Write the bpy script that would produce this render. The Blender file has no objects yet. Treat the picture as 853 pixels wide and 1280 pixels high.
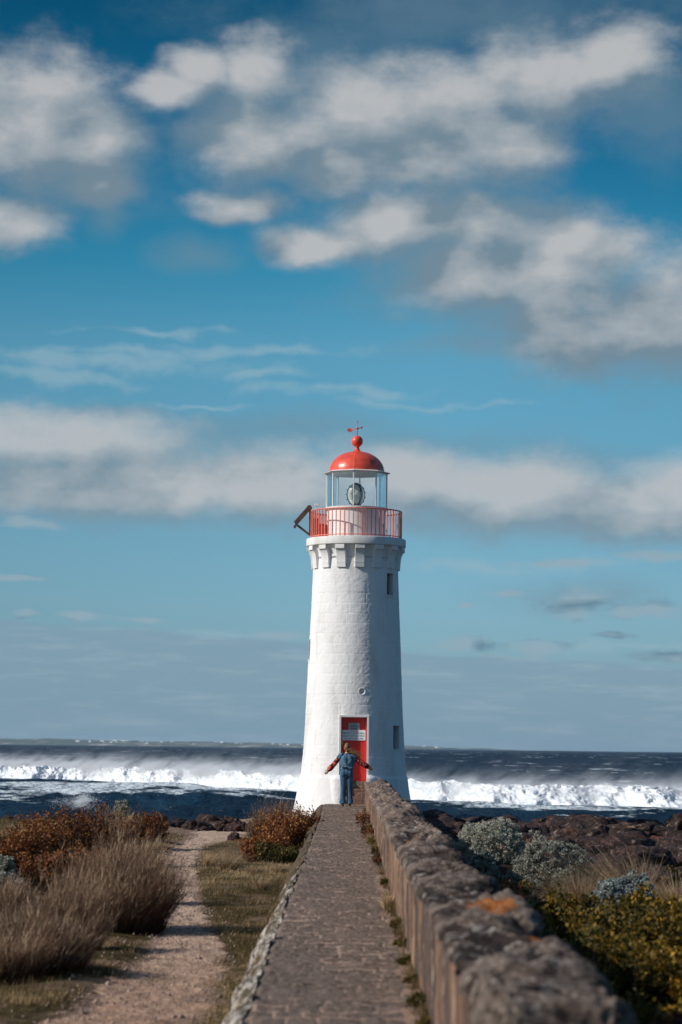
import bpy, math, random
import numpy as np
from mathutils import Vector, Matrix

rad = math.radians
scene = bpy.context.scene
COL = scene.collection
rng = np.random.default_rng(7)
random.seed(7)

# ------------------------------------------------------------------ camera
ROLL, YAW, PITCH = rad(0.67), rad(0.188), rad(5.573)
CAM = Vector((0, 0, 1.65))
FPX = 3022.0                       # focal length in pixels of the 853 x 1280 photograph
fwd = Vector((-math.sin(YAW) * math.cos(PITCH), math.cos(YAW) * math.cos(PITCH), math.sin(PITCH)))
r0 = Vector((math.cos(YAW), math.sin(YAW), 0))
u0 = r0.cross(fwd)
RT = r0 * math.cos(ROLL) + u0 * math.sin(ROLL)
UP = u0 * math.cos(ROLL) - r0 * math.sin(ROLL)
cam_data = bpy.data.cameras.new('camera')
cam = bpy.data.objects.new('camera', cam_data)
COL.objects.link(cam)
cam.matrix_world = Matrix(((RT.x, UP.x, -fwd.x, CAM.x), (RT.y, UP.y, -fwd.y, CAM.y), (RT.z, UP.z, -fwd.z, CAM.z), (0, 0, 0, 1)))
cam_data.sensor_fit = 'VERTICAL'
cam_data.sensor_height = 36
cam_data.lens = 85
cam_data.clip_start = 0.3
cam_data.clip_end = 40000
cam_data.dof.use_dof = True
cam_data.dof.focus_distance = 66
cam_data.dof.aperture_fstop = 2.8
scene.camera = cam


def at(px, py, Y):
    """where the line of sight through a measured spot of the photograph meets the depth Y (for measuring only)"""
    d = fwd * FPX + RT * (px - 426.5) - UP * (py - 640)
    return CAM + d * (Y / d.y)


# ------------------------------------------------------------------ light
SUN_AZ, SUN_EL = rad(17.5), rad(31)
sunv = Vector((-math.cos(SUN_AZ) * math.cos(SUN_EL), -math.sin(SUN_AZ) * math.cos(SUN_EL), math.sin(SUN_EL)))
sl = bpy.data.lights.new('sun', 'SUN')
sl.energy = 4.25
sl.angle = rad(0.5)
sl.color = (1.0, 0.93, 0.85)
so = bpy.data.objects.new('sun', sl)
so.rotation_euler = sunv.to_track_quat('Z', 'Y').to_euler()
COL.objects.link(so)
vs = scene.view_settings
vs.view_transform = 'Standard'
vs.look = 'None'
vs.gamma = 1
vs.exposure = 0
vs.use_curve_mapping = False
cy = scene.cycles
cy.max_bounces = 6
cy.diffuse_bounces = 3
cy.glossy_bounces = 3
cy.transmission_bounces = 6
cy.transparent_max_bounces = 8
cy.volume_bounces = 1
cy.use_denoising = True
cy.sample_clamp_indirect = 4


# ------------------------------------------------------------------ node helpers
def nd(nt, typ, ins=None, **props):
    n = nt.nodes.new(typ)
    for k, v in props.items():
        setattr(n, k, v)
    for k, v in (ins or {}).items():
        s = n.inputs[k]
        if isinstance(v, bpy.types.NodeSocket):
            nt.links.new(v, s)
        else:
            s.default_value = v
    return n


def math_(nt, op, a, b=None, c=None, clamp=False):
    ins = {0: a}
    if b is not None:
        ins[1] = b
    if c is not None:
        ins[2] = c
    return nd(nt, 'ShaderNodeMath', ins, operation=op, use_clamp=clamp).outputs[0]


def ramp(nt, fac, stops, interp='LINEAR'):
    n = nd(nt, 'ShaderNodeValToRGB', {0: fac})
    cr = n.color_ramp
    cr.interpolation = interp
    while len(cr.elements) < len(stops):
        cr.elements.new(0.5)
    for e, (p, c) in zip(cr.elements, sorted(stops, key=lambda s: s[0])):
        e.position = p
        if isinstance(c, (int, float)):
            c = (c, c, c)
        e.color = (*c, 1)
    return n.outputs[0]


def mix(nt, f, a, b, blend='MIX'):
    n = nt.nodes.new('ShaderNodeMix')
    n.data_type = 'RGBA'
    n.blend_type = blend
    for s, v in ((n.inputs[0], f), (n.inputs[6], a), (n.inputs[7], b)):
        if isinstance(v, bpy.types.NodeSocket):
            nt.links.new(v, s)
        elif isinstance(v, (int, float)):
            s.default_value = v
        else:
            s.default_value = (*v, 1) if len(v) == 3 else v
    return n.outputs[2]


def smooth(nt, v, a, b):
    return nd(nt, 'ShaderNodeMapRange', {0: v, 1: a, 2: b, 3: 0.0, 4: 1.0}, interpolation_type='SMOOTHSTEP').outputs[0]


def noise(nt, vec, scale, detail=5, rough=0.55, dist=0.0, out=0):
    return nd(nt, 'ShaderNodeTexNoise', {'Vector': vec, 'Scale': scale, 'Detail': detail, 'Roughness': rough, 'Distortion': dist}).outputs[out]


def vmul(nt, v, s):
    return nd(nt, 'ShaderNodeVectorMath', {0: v, 1: s}, operation='MULTIPLY').outputs[0]


def pos(nt):
    return nt.nodes.new('ShaderNodeNewGeometry').outputs['Position']


def objco(nt):
    return nt.nodes.new('ShaderNodeTexCoord').outputs['Object']


def attr(nt, name):
    return nd(nt, 'ShaderNodeAttribute', attribute_name=name).outputs['Fac']


def new_mat(name):
    m = bpy.data.materials.new(name)
    m.use_nodes = True
    nt = m.node_tree
    return m, nt, nt.nodes['Principled BSDF']


def setp(nt, b, **kw):
    names = {'color': 'Base Color', 'rough': 'Roughness', 'metal': 'Metallic', 'spec': 'Specular IOR Level', 'normal': 'Normal',
             'trans': 'Transmission Weight', 'ior': 'IOR', 'sss': 'Subsurface Weight', 'sheen': 'Sheen Weight', 'coat': 'Coat Weight'}
    for k, v in kw.items():
        s = b.inputs[names[k]]
        if isinstance(v, bpy.types.NodeSocket):
            nt.links.new(v, s)
        else:
            s.default_value = (*v, 1) if isinstance(v, tuple) and len(v) == 3 else v


def bump(nt, h, dist=0.01, strength=1.0):
    return nd(nt, 'ShaderNodeBump', {'Height': h, 'Distance': dist, 'Strength': strength}).outputs[0]


def simple(name, c, rough=0.6, var=0.15, scale=6.0, bdist=0.0, bscale=30.0, metal=0.0, spec=0.5, coat=0.0):
    m, nt, b = new_mat(name)
    co = objco(nt)
    n = noise(nt, co, scale, 5)
    f = ramp(nt, n, [(0.3, 0.0), (0.7, 1.0)])
    col = mix(nt, f, tuple(x * (1 - var) for x in c), tuple(min(1, x * (1 + var)) for x in c))
    setp(nt, b, color=col, rough=rough, metal=metal, spec=spec, coat=coat)
    if bdist:
        setp(nt, b, normal=bump(nt, noise(nt, co, bscale, 6), bdist))
    return m


# ------------------------------------------------------------------ world: sky and clouds by direction
world = bpy.data.worlds.new('World')
scene.world = world
world.use_nodes = True
wt = world.node_tree
bg = wt.nodes['Background']
sky = nd(wt, 'ShaderNodeTexSky', sky_type='NISHITA', sun_disc=False, sun_elevation=SUN_EL,
         sun_rotation=math.atan2(sunv.x, sunv.y), altitude=0, air_density=1, dust_density=0.6, ozone_density=2)
dirv = wt.nodes.new('ShaderNodeTexCoord').outputs['Generated']
sep = nd(wt, 'ShaderNodeSeparateXYZ', {0: dirv})
azi = math_(wt, 'ARCTAN2', sep.outputs[0], sep.outputs[1])
ele = math_(wt, 'ARCSINE', sep.outputs[2])
uv = nd(wt, 'ShaderNodeCombineXYZ', {0: azi, 1: ele, 2: 0.0}).outputs[0]
el_n = math_(wt, 'MULTIPLY', ele, 1 / 0.5)
K = 1.25
tint = ramp(wt, el_n, [(p, tuple(x / K for x in c)) for p, c in [
    (0.0, (.44, .66, 1.10)), (.12, (.49, .80, 1.08)), (.21, (.46, .82, .98)), (.33, (.40, 0.88, .98)), (.40, (.15, .74, .87)),
    (.50, (.05, .50, .66)), (.60, (.015, .34, .46)), (.66, (.03, .36, .48)), (.84, (.32, .66, .80)), (1.0, (.92, 1.08, 1.2))]])
skyc = mix(wt, 1.0, sky.outputs[0], tint, 'MULTIPLY')
fwd_ = math_(wt, 'MULTIPLY_ADD', math_(wt, 'MINIMUM', math_(wt, 'ABSOLUTE', math_(wt, 'ADD', azi, -.03)), .35), -.85, K * 1.02)
skyc = mix(wt, 1.0, skyc, nd(wt, 'ShaderNodeCombineXYZ', {0: fwd_, 1: fwd_, 2: fwd_}).outputs[0], 'MULTIPLY')


def sk(x, y):
    return ((x - 433 + (y - 935) * 0.0117) / FPX, (935 + (433 - x) * -0.0117 - y) / FPX)


def cloud_group(name, blobs, nscale, amp, dist, gain=1.0):
    g = bpy.data.node_groups.new(name, 'ShaderNodeTree')
    g.interface.new_socket('Vector', in_out='INPUT', socket_type='NodeSocketVector')
    g.interface.new_socket('Density', in_out='OUTPUT', socket_type='NodeSocketFloat')
    g.interface.new_socket('Soft', in_out='OUTPUT', socket_type='NodeSocketFloat')
    gi = g.nodes.new('NodeGroupInput').outputs[0]
    go = g.nodes.new('NodeGroupOutput')
    nz = noise(g, vmul(g, gi, (1, 1.5, 1)), 22, 4, 0.5, out=1)
    nz = nd(g, 'ShaderNodeVectorMath', {0: nz, 1: (0.5, 0.5, 0.5)}, operation='SUBTRACT').outputs[0]
    p = nd(g, 'ShaderNodeVectorMath', {0: nz, 1: (dist, dist * .7, 0), 2: gi}, operation='MULTIPLY_ADD').outputs[0]
    m = None
    for bx, by, rx, ry in blobs:
        u, v = sk(bx, by)
        q = nd(g, 'ShaderNodeVectorMath', {0: p, 1: (u, v, 0)}, operation='SUBTRACT').outputs[0]
        q = vmul(g, q, (FPX / rx, FPX / ry, 0))
        l = nd(g, 'ShaderNodeVectorMath', {0: q}, operation='LENGTH').outputs['Value']
        l = math_(g, 'SUBTRACT', 1.0, l)
        m = l if m is None else math_(g, 'SMOOTH_MAX', m, l, 0.25)
    mraw = m
    m = math_(g, 'MINIMUM', math_(g, 'MULTIPLY', math_(g, 'MAXIMUM', m, -1.0), gain), 1.0)
    f = noise(g, vmul(g, gi, (1, 1.6, 1)), nscale, 12, 0.64)
    f = math_(g, 'MULTIPLY_ADD', f, amp, -amp * 0.5)
    d = math_(g, 'ADD', m, f)
    g.links.new(d, go.inputs[0])
    # a softer copy of the density, for light and shade
    fs = noise(g, vmul(g, gi, (1, 1.6, 1)), nscale * .8, 3.5, 0.5)
    sf = math_(g, 'ADD', math_(g, 'MAXIMUM', mraw, -1.0), math_(g, 'MULTIPLY_ADD', fs, amp * .75, -amp * .375))
    g.links.new(sf, go.inputs[1])
    return g


thick = [(-260, 230, 160, 80), (-520, 380, 200, 60), (1120, 180, 180, 80), (1250, 420, 190, 60), (300, -260, 300, 90), (900, -150, 200, 70), (35, 165, 135, 95), (105, 190, 66, 60), (60, 125, 90, 46), (10, 290, 95, 42), (240, 100, 54, 28), (325, 95, 58, 44), (335, 180, 115, 62),
         (455, 150, 130, 72), (565, 140, 125, 62), (680, 112, 110, 62), (770, 92, 85, 56), (620, 185, 120, 60), (530, 200, 120, 55), (300, 262, 84, 26),
         (500, 285, 120, 58), (600, 285, 80, 50), (400, 312, 85, 30), (600, 350, 125, 60), (690, 345, 150, 76), (730, 400, 170, 76),
         (840, 400, 150, 92), (700, 310, 150, 50), (420, 215, 110, 40), (210, 130, 60, 30), (120, 240, 60, 34)]
scud = [(730, 754, 48, 20), (800, 766, 62, 13), (675, 810, 50, 13), (572, 808, 46, 11), (110, 772, 36, 9), (40, 769, 20, 8),
        (583, 757, 17, 6), (767, 797, 24, 5), (830, 700, 66, 10), (180, 778, 30, 5), (350, 795, 48, 7), (830, 825, 60, 9), (40, 660, 46, 9), (640, 742, 30, 5), (30, 722, 40, 5), (700, 705, 70, 6), (640, 826, 60, 5)]
band = [(-260, 590, 240, 50), (-600, 560, 200, 40), (1180, 600, 240, 50), (1560, 640, 240, 44), (50, 560, 210, 50), (60, 610, 210, 50), (210, 608, 150, 46), (330, 608, 150, 54), (500, 612, 180, 52), (640, 620, 190, 54), (790, 635, 200, 52), (880, 615, 120, 46)]
wisp = [(330, 440, 150, 9), (420, 490, 130, 9), (120, 458, 240, 16), (330, 470, 90, 8), (200, 420, 120, 6), (60, 480, 160, 10), (560, 505, 120, 6), (150, 445, 120, 8), (240, 505, 60, 5), (250, 800, 160, 8), (800, 812, 130, 8), (620, 705, 160, 10)]
faint = [(240, 325, 60, 26), (132, 285, 30, 34), (640, 35, 270, 62), (830, 150, 90, 80), (330, 535, 240, 26), (120, 520, 140, 12), (520, 560, 200, 30), (250, 585, 260, 50), (640, 590, 260, 40), (430, 130, 260, 150), (610, 330, 200, 110), (100, 210, 110, 76), (330, 550, 260, 34), (640, 440, 200, 20), (700, 745, 120, 30)]
LDIR = (-0.009, 0.017, 0)


def layer(grp, vec, k=0):
    n = wt.nodes.new('ShaderNodeGroup')
    n.node_tree = grp
    wt.links.new(vec, n.inputs[0])
    return (n.outputs[0], n.outputs[1]) if k == 2 else n.outputs[k]


uv2 = nd(wt, 'ShaderNodeVectorMath', {0: uv, 1: LDIR}, operation='ADD').outputs[0]
col = skyc
gf = cloud_group('faint_cloud', faint, 16, 2.2, 0.02)
df = math_(wt, 'MULTIPLY', smooth(wt, layer(gf, uv), -0.35, 1.0), 0.46)
col = mix(wt, df, col, (1.75, 2.65, 3.25))
gw = cloud_group('wisp_cloud', wisp, 34, 3.2, 0.03)
dw = math_(wt, 'MULTIPLY', smooth(wt, layer(gw, uv), -0.25, 1.1), 0.55)
col = mix(wt, dw, col, (3.0, 4.5, 5.3))
for nm, bl, ns, am, di, lo, hi, dark, lit, mx in (
        ('high_cloud', thick, 28, 2.3, 0.030, -0.50, 1.05, (1.75, 2.5, 3.1), (4.9, 5.05, 5.2), 0.94),
        ('band_cloud', band, 30, 2.0, 0.018, -0.50, 0.95, (2.05, 2.85, 3.45), (4.9, 5.15, 5.35), 0.88),
        ('scud_cloud', scud, 60, 2.6, 0.010, -0.15, 0.75, (1.25, 2.25, 3.05), (2.9, 4.0, 4.75), 0.80)):
    g = cloud_group(nm, bl, ns, am, di, 1.6 if nm != 'scud_cloud' else 1.0)
    (a, sa), b2 = layer(g, uv, 2), layer(g, uv2, 1)
    d = math_(wt, 'MULTIPLY', smooth(wt, a, lo, hi), mx)
    lf = math_(wt, 'SUBTRACT', sa, b2)
    lf = nd(wt, 'ShaderNodeMapRange', {0: lf, 1: -.50, 2: .95, 3: 0.0, 4: 1.0}).outputs[0]
    lf = math_(wt, 'ADD', lf, math_(wt, 'MULTIPLY_ADD', noise(wt, vmul(wt, uv, (1, 1.6, 1)), 40, 9, .62), 1.1, -.56), clamp=True)
    mid = tuple(.52 * p_ + .48 * q_ for p_, q_ in zip(dark, lit))
    cc = mix(wt, smooth(wt, lf, .05, .55), dark, mix(wt, smooth(wt, lf, .45, .95), mid, lit))
    col = mix(wt, d, col, cc)
# flat bank of stratus over the horizon
edge = math_(wt, 'MULTIPLY_ADD', azi, -0.06, 0.0425)
edge = math_(wt, 'ADD', edge, math_(wt, 'MULTIPLY_ADD', noise(wt, vmul(wt, uv, (1, .2, 1)), 14, 4, .5), .010, -.005))
bk = math_(wt, 'SUBTRACT', edge, ele)
bk = smooth(wt, bk, -0.0006, 0.0022)
streak = smooth(wt, noise(wt, vmul(wt, uv, (1, 7, 1)), 26, 6, .6), 0.46, 0.72)
bankc = mix(wt, math_(wt, 'MULTIPLY', streak, .8), (2.12, 3.35, 4.3), (3.0, 4.15, 4.9))
col = mix(wt, math_(wt, 'MULTIPLY', bk, math_(wt, 'SUBTRACT', 0.85, math_(wt, 'MULTIPLY', math_(wt, 'ABSOLUTE', azi), .3), clamp=True)), col, bankc)
wt.links.new(col, bg.inputs[0])
bg.inputs[1].default_value = 0.1


# ------------------------------------------------------------------ numpy noise
def _h(ix, iy, iz, seed):
    n = (ix.astype(np.int64) * 374761393 + iy.astype(np.int64) * 668265263 + iz.astype(np.int64) * 2147483647 + seed * 1274126177) & 0xFFFFFFFF
    n = ((n ^ (n >> 13)) * 1274126177) & 0xFFFFFFFF
    n = (n ^ (n >> 16)) & 0xFFFFFFFF
    n = (n * 2654435761) & 0xFFFFFFFF
    n ^= n >> 15
    return (n & 0xFFFFFF) / float(0xFFFFFF)


def vnoise(x, y, z=0.0, seed=0):
    x, y, z = np.broadcast_arrays(np.asarray(x, float), np.asarray(y, float), np.asarray(z, float))
    ix, iy, iz = np.floor(x), np.floor(y), np.floor(z)
    fx, fy, fz = x - ix, y - iy, z - iz
    fx, fy, fz = (t * t * t * (t * (t * 6 - 15) + 10) for t in (fx, fy, fz))
    r = 0
    for dx in (0, 1):
        for dy in (0, 1):
            for dz in (0, 1):
                w = (fx if dx else 1 - fx) * (fy if dy else 1 - fy) * (fz if dz else 1 - fz)
                r = r + w * _h(ix + dx, iy + dy, iz + dz, seed)
    return r * 2 - 1


def fbm(x, y, z=0.0, oct=4, seed=0, gain=0.5):
    r, a, f = 0, 1.0, 1.0
    for k in range(oct):
        r = r + a * vnoise(np.asarray(x) * f, np.asarray(y) * f, np.asarray(z) * f, seed + k * 17)
        a *= gain
        f *= 2.03
    return r


def sstep(v, a, b):
    t = np.clip((np.asarray(v, float) - a) / (b - a), 0, 1)
    return t * t * (3 - 2 * t)


# ------------------------------------------------------------------ mesh helpers
def mesh(name, v, f, mat=None, parent=None, smooth_=False, attrs=None, loc=None):
    """v (N,3), f (M,3|4) or list of index lists -> ONE linked mesh object"""
    me = bpy.data.meshes.new(name)
    v = np.asarray(v, dtype=np.float64)
    if isinstance(f, np.ndarray):
        k = f.shape[1]
        me.vertices.add(len(v))
        me.vertices.foreach_set('co', v.ravel())
        me.loops.add(f.size)
        me.loops.foreach_set('vertex_index', f.astype(np.int32).ravel())
        me.polygons.add(len(f))
        me.polygons.foreach_set('loop_start', np.arange(0, f.size, k, dtype=np.int32))
        me.update(calc_edges=True)
    else:
        me.from_pydata([tuple(p) for p in v], [], [tuple(int(i) for i in q) for q in f])
    if smooth_:
        me.polygons.foreach_set('use_smooth', np.ones(len(me.polygons), dtype=bool))
    for an, av in (attrs or {}).items():
        a = me.attributes.new(an, 'FLOAT', 'POINT')
        a.data.foreach_set('value', np.asarray(av, dtype=np.float32))
    me.validate()
    me.update()
    if mat is not None:
        me.materials.append(mat)
    o = bpy.data.objects.new(name, me)
    COL.objects.link(o)
    if parent is not None:
        o.parent = parent
    if loc is not None:
        o.location = loc
    return o


def tag(o, label=None, cat=None, group=None, kind=None):
    if label:
        o['label'] = label
    if cat:
        o['category'] = cat
    if group:
        o['group'] = group
    if kind:
        o['kind'] = kind
    return o


ORD = ['', 'first', 'second', 'third', 'fourth', 'fifth', 'sixth', 'seventh', 'eighth', 'ninth', 'tenth', 'eleventh', 'twelfth', 'thirteenth', 'fourteenth', 'fifteenth',
       'sixteenth', 'seventeenth', 'eighteenth', 'nineteenth', 'twentieth', 'twenty-first', 'twenty-second', 'twenty-third', 'twenty-fourth', 'twenty-fifth',
       'twenty-sixth', 'twenty-seventh', 'twenty-eighth', 'twenty-ninth', 'thirtieth'] + ['last'] * 60


def empty(name, loc, label=None, cat=None, group=None):
    o = bpy.data.objects.new(name, None)
    o.empty_display_size = 0.2
    o.location = loc
    COL.objects.link(o)
    return tag(o, label, cat, group)


def copy_tree(o, parent=None):
    c = o.copy()
    COL.objects.link(c)
    if parent is not None:
        c.parent = parent
    for ch in [q for q in bpy.data.objects if q.parent == o]:
        copy_tree(ch, c)
    return c


def grid_faces(nu, nv, wrap=False):
    """nu columns, nv rows, index = row*nu+col"""
    cols = nu if wrap else nu - 1
    c, r = np.meshgrid(np.arange(cols), np.arange(nv - 1))
    c2 = (c + 1) % nu
    return np.stack([r * nu + c, r * nu + c2, (r + 1) * nu + c2, (r + 1) * nu + c], -1).reshape(-1, 4)


class G:
    """collects simple solids into one mesh"""
    def __init__(s):
        s.v, s.f = [], []

    def add(s, v, f):
        o = len(s.v)
        s.v += [tuple(p) for p in v]
        s.f += [tuple(i + o for i in q) for q in f]
        return s

    def box(s, x0, x1, y0, y1, z0, z1, M=None):
        v = [(x, y, z) for x in (x0, x1) for y in (y0, y1) for z in (z0, z1)]
        if M is not None:
            v = [M @ Vector(p) for p in v]
        return s.add(v, [(0, 1, 3, 2), (4, 6, 7, 5), (0, 4, 5, 1), (2, 3, 7, 6), (0, 2, 6, 4), (1, 5, 7, 3)])

    def bar(s, a, b, w, h=None, up=(0, 0, 1)):
        """rectangular bar from a to b"""
        h = h or w
        a, b = Vector(a), Vector(b)
        d = (b - a).normalized()
        u = Vector(up)
        if abs(d.dot(u)) > .97:
            u = Vector((1, 0, 0))
        x = d.cross(u).normalized()
        z = x.cross(d)
        v = []
        for p in (a, b):
            for i, j in ((-1, -1), (1, -1), (1, 1), (-1, 1)):
                v.append(p + x * (i * w / 2) + z * (j * h / 2))
        return s.add(v, [(0, 1, 2, 3), (7, 6, 5, 4), (0, 4, 5, 1), (1, 5, 6, 2), (2, 6, 7, 3), (3, 7, 4, 0)])

    def tube(s, pts, rads, n=8, ell=None, cap=True):
        pts = [Vector(p) for p in pts]
        if isinstance(rads, (int, float)):
            rads = [rads] * len(pts)
        v = []
        ref = None
        for i, p in enumerate(pts):
            d = (pts[min(i + 1, len(pts) - 1)] - pts[max(i - 1, 0)]).normalized()
            if ref is None:
                ref = Vector((0, 1, 0)) if abs(d.y) < .9 else Vector((1, 0, 0))
            x = d.cross(ref).normalized()
            ref = x.cross(d).normalized()
            for k in range(n):
                t = 2 * math.pi * k / n
                e = ell[i] if ell else 1
                v.append(p + x * math.cos(t) * rads[i] + ref * math.sin(t) * rads[i] * e)
        f = []
        for i in range(len(pts) - 1):
            for k in range(n):
                f.append((i * n + k, i * n + (k + 1) % n, (i + 1) * n + (k + 1) % n, (i + 1) * n + k))
        if cap:
            f += [tuple(range(n - 1, -1, -1)), tuple((len(pts) - 1) * n + k for k in range(n))]
        return s.add(v, f)

    def lathe(s, prof, n=32, c=(0, 0), ph=0.0, cap=True):
        v, f = [], []
        for r, z in prof:
            for k in range(n):
                t = 2 * math.pi * k / n + ph
                v.append((c[0] + r * math.sin(t), c[1] - r * math.cos(t), z))
        for i in range(len(prof) - 1):
            for k in range(n):
                f.append((i * n + k, i * n + (k + 1) % n, (i + 1) * n + (k + 1) % n, (i + 1) * n + k))
        if cap:
            if prof[0][0] > 1e-4:
                f.append(tuple(range(n - 1, -1, -1)))
            if prof[-1][0] > 1e-4:
                f.append(tuple((len(prof) - 1) * n + k for k in range(n)))
        return s.add(v, f)

    def build(s, name, mat, parent=None, sm=False, bevel=0.0, loc=None):
        o = mesh(name, np.array([tuple(p) for p in s.v]), s.f, mat, parent, sm, loc=loc)
        if bevel:
            m = o.modifiers.new('bevel', 'BEVEL')
            m.width = bevel
            m.segments = 2
            m.limit_method = 'ANGLE'
        return o


def smooth_by_angle(o, ang=40):
    me = o.data
    me.polygons.foreach_set('use_smooth', np.ones(len(me.polygons), dtype=bool))
    try:
        me.set_sharp_from_angle(angle=rad(ang))
    except Exception:
        pass


# ================================================================== MATERIALS
def m_white(name, c, grime=0.5, bd=0.004):
    m, nt, b = new_mat(name)
    p = pos(nt)
    n1 = noise(nt, vmul(nt, p, (1, 1, .35)), 2.2, 6, .6)
    n2 = noise(nt, p, 14, 5, .6)
    f = math_(nt, 'MULTIPLY', smooth(nt, n1, .45, .75), grime)
    col = mix(nt, f, c, (c[0] * .74, c[1] * .72, c[2] * .68))
    col = mix(nt, math_(nt, 'MULTIPLY', smooth(nt, n2, .62, .75), .35 * grime), col, (.5, .47, .43))
    st = noise(nt, vmul(nt, p, (1, 1, .10)), 6, 5, .6)
    col = mix(nt, math_(nt, 'MULTIPLY', smooth(nt, st, .58, .72), .45 * grime), col, (.46, .38, .31))
    setp(nt, b, color=col, rough=.75, spec=.25, normal=bump(nt, noise(nt, p, 45, 6, .6), bd))
    return m


M_TOWER = m_white('whitewashed_masonry', (.81, .795, .785), .70, .005)
M_WHITE = m_white('white_paint', (.78, .765, .745), .35, .001)
M_SLAB = m_white('weathered_white_render', (.74, .73, .71), .8, .003)
M_RED = simple('red_dome_paint', (.76, .085, .042), .38, .20, 4, .003, 9, coat=.3)
M_DOOR = simple('red_door_paint', (.68, .030, .022), .40, .10, 4)
M_RAIL = simple('faded_red_rail_paint', (.74, .20, .145), .6, .25, 5)
M_RAILPOST = simple('red_machine_paint', (.55, .05, .03), .5, .2, 5)
M_RUST = simple('rusty_steel', (.10, .055, .045), .7, .5, 8, .003, 30)
M_DARK = simple('dark_metal', (.03, .032, .033), .5, .2, 8)
M_BLACK = simple('dark_opening', (.012, .010, .010), .8, .2, 8)
M_WINRED = simple('dark_red_window_paint', (.10, .015, .015), .6, .2, 8)
M_BRASS = simple('brass', (.55, .38, .18), .35, .1, 8, metal=.9)
M_SIGN = simple('sign_white', (.84, .85, .86), .5, .06, 20)
M_PAPER = simple('notice_grey', (.50, .50, .48), .6, .1, 20)
M_INK = simple('sign_ink', (.05, .06, .08), .7, .1, 5)
M_INKR = simple('sign_ink_red', (.45, .06, .06), .7, .1, 5)


def m_glass():
    m, nt, b = new_mat('lantern_glass')
    nt.nodes.remove(b)
    fr = nd(nt, 'ShaderNodeFresnel', {'IOR': 1.45}).outputs[0]
    fr = math_(nt, 'MULTIPLY_ADD', fr, .55, .01)
    t = nd(nt, 'ShaderNodeBsdfTransparent', {'Color': (.975, .99, .995, 1)})
    g = nd(nt, 'ShaderNodeBsdfGlossy', {'Color': (.9, .97, 1, 1), 'Roughness': .03})
    mx = nd(nt, 'ShaderNodeMixShader', {0: fr, 1: t.outputs[0], 2: g.outputs[0]})
    nt.links.new(mx.outputs[0], nt.nodes['Material Output'].inputs[0])
    return m


M_GLASS = m_glass()


def m_lens():
    m, nt, b = new_mat('lens_glass')
    setp(nt, b, color=(.74, .71, .62), rough=.22, spec=.8)
    return m


M_LENS = m_lens()


def m_brick():
    m, nt, b = new_mat('old_red_brick')
    p = pos(nt)
    q = nd(nt, 'ShaderNodeCombineXYZ', {0: nd(nt, 'ShaderNodeSeparateXYZ', {0: p}).outputs[0], 1: nd(nt, 'ShaderNodeSeparateXYZ', {0: p}).outputs[2], 2: 0.0}).outputs[0]
    q = nd(nt, 'ShaderNodeVectorMath', {0: q, 1: vmul(nt, noise(nt, p, 12, 3, out=1), (.012, .012, 0))}, operation='ADD').outputs[0]
    br = nd(nt, 'ShaderNodeTexBrick', {'Vector': q, 'Color1': (.24, .115, .08, 1), 'Color2': (.15, .085, .065, 1), 'Mortar': (.23, .165, .13, 1), 'Scale': 1.0,
                                       'Mortar Size': .012, 'Brick Width': .22, 'Row Height': .085})
    col = mix(nt, smooth(nt, noise(nt, p, 16, 5), .5, .72), br.outputs[0], (.40, .30, .24))
    setp(nt, b, color=col, rough=.9, spec=.15, normal=bump(nt, br.outputs[1], .01, -1))
    return m


M_BRICK = m_brick()


def m_walkway():
    m, nt, b = new_mat('worn_paving_stone')
    p = pos(nt)
    mo = attr(nt, 'mortar')
    sp = attr(nt, 'sand')
    tn = attr(nt, 'tone')
    n1 = noise(nt, p, 3, 6, .6)
    n2 = noise(nt, p, 28, 5, .65)
    stone = mix(nt, smooth(nt, n2, .36, .64), (.050, .038, .031), (.275, .208, .158))
    stone = mix(nt, math_(nt, 'MULTIPLY', tn, .6), stone, (.225, .165, .132))
    stone = mix(nt, smooth(nt, n1, .52, .75), stone, (.19, .145, .118))
    col = mix(nt, smooth(nt, math_(nt, 'ADD', mo, math_(nt, 'MULTIPLY_ADD', n2, 1.2, -.6)), .40, .58), stone, (.43, .30, .225))
    col = mix(nt, smooth(nt, math_(nt, 'ADD', sp, math_(nt, 'MULTIPLY_ADD', noise(nt, p, 9, 5), 1.6, -.8)), .45, .6), col, (.36, .24, .175))
    col = mix(nt, math_(nt, 'MULTIPLY', smooth(nt, n2, .60, .68), .55), col, (.42, .35, .30))
    setp(nt, b, color=col, rough=.9, spec=.2, normal=bump(nt, noise(nt, p, 40, 6, .7), .025))
    return m


M_WALK = m_walkway()


def m_wallface():
    m, nt, b = new_mat('streaked_wall_render')
    p = pos(nt)
    sx = vmul(nt, p, (1, .75, .07))
    s1 = noise(nt, sx, 3.2, 6, .62)
    s2 = noise(nt, vmul(nt, p, (1, .5, .03)), 9, 4, .6)
    col = ramp(nt, s1, [(.34, (.045, .034, .032)), (.46, (.10, .070, .058)), (.54, (.21, .118, .074)), (.66, (.29, .175, .115))])
    col = mix(nt, math_(nt, 'MULTIPLY', smooth(nt, s2, .585, .65), .8), col, (.46, .36, .29))
    col = mix(nt, math_(nt, 'MULTIPLY', smooth(nt, s2, .42, .33), .8), col, (.055, .045, .042))
    col = mix(nt, smooth(nt, noise(nt, p, 30, 5), .55, .75), col, (.24, .17, .13))
    setp(nt, b, color=col, rough=.92, spec=.15, normal=bump(nt, noise(nt, p, 26, 7, .65), .02))
    return m


M_WALLFACE = m_wallface()


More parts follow.
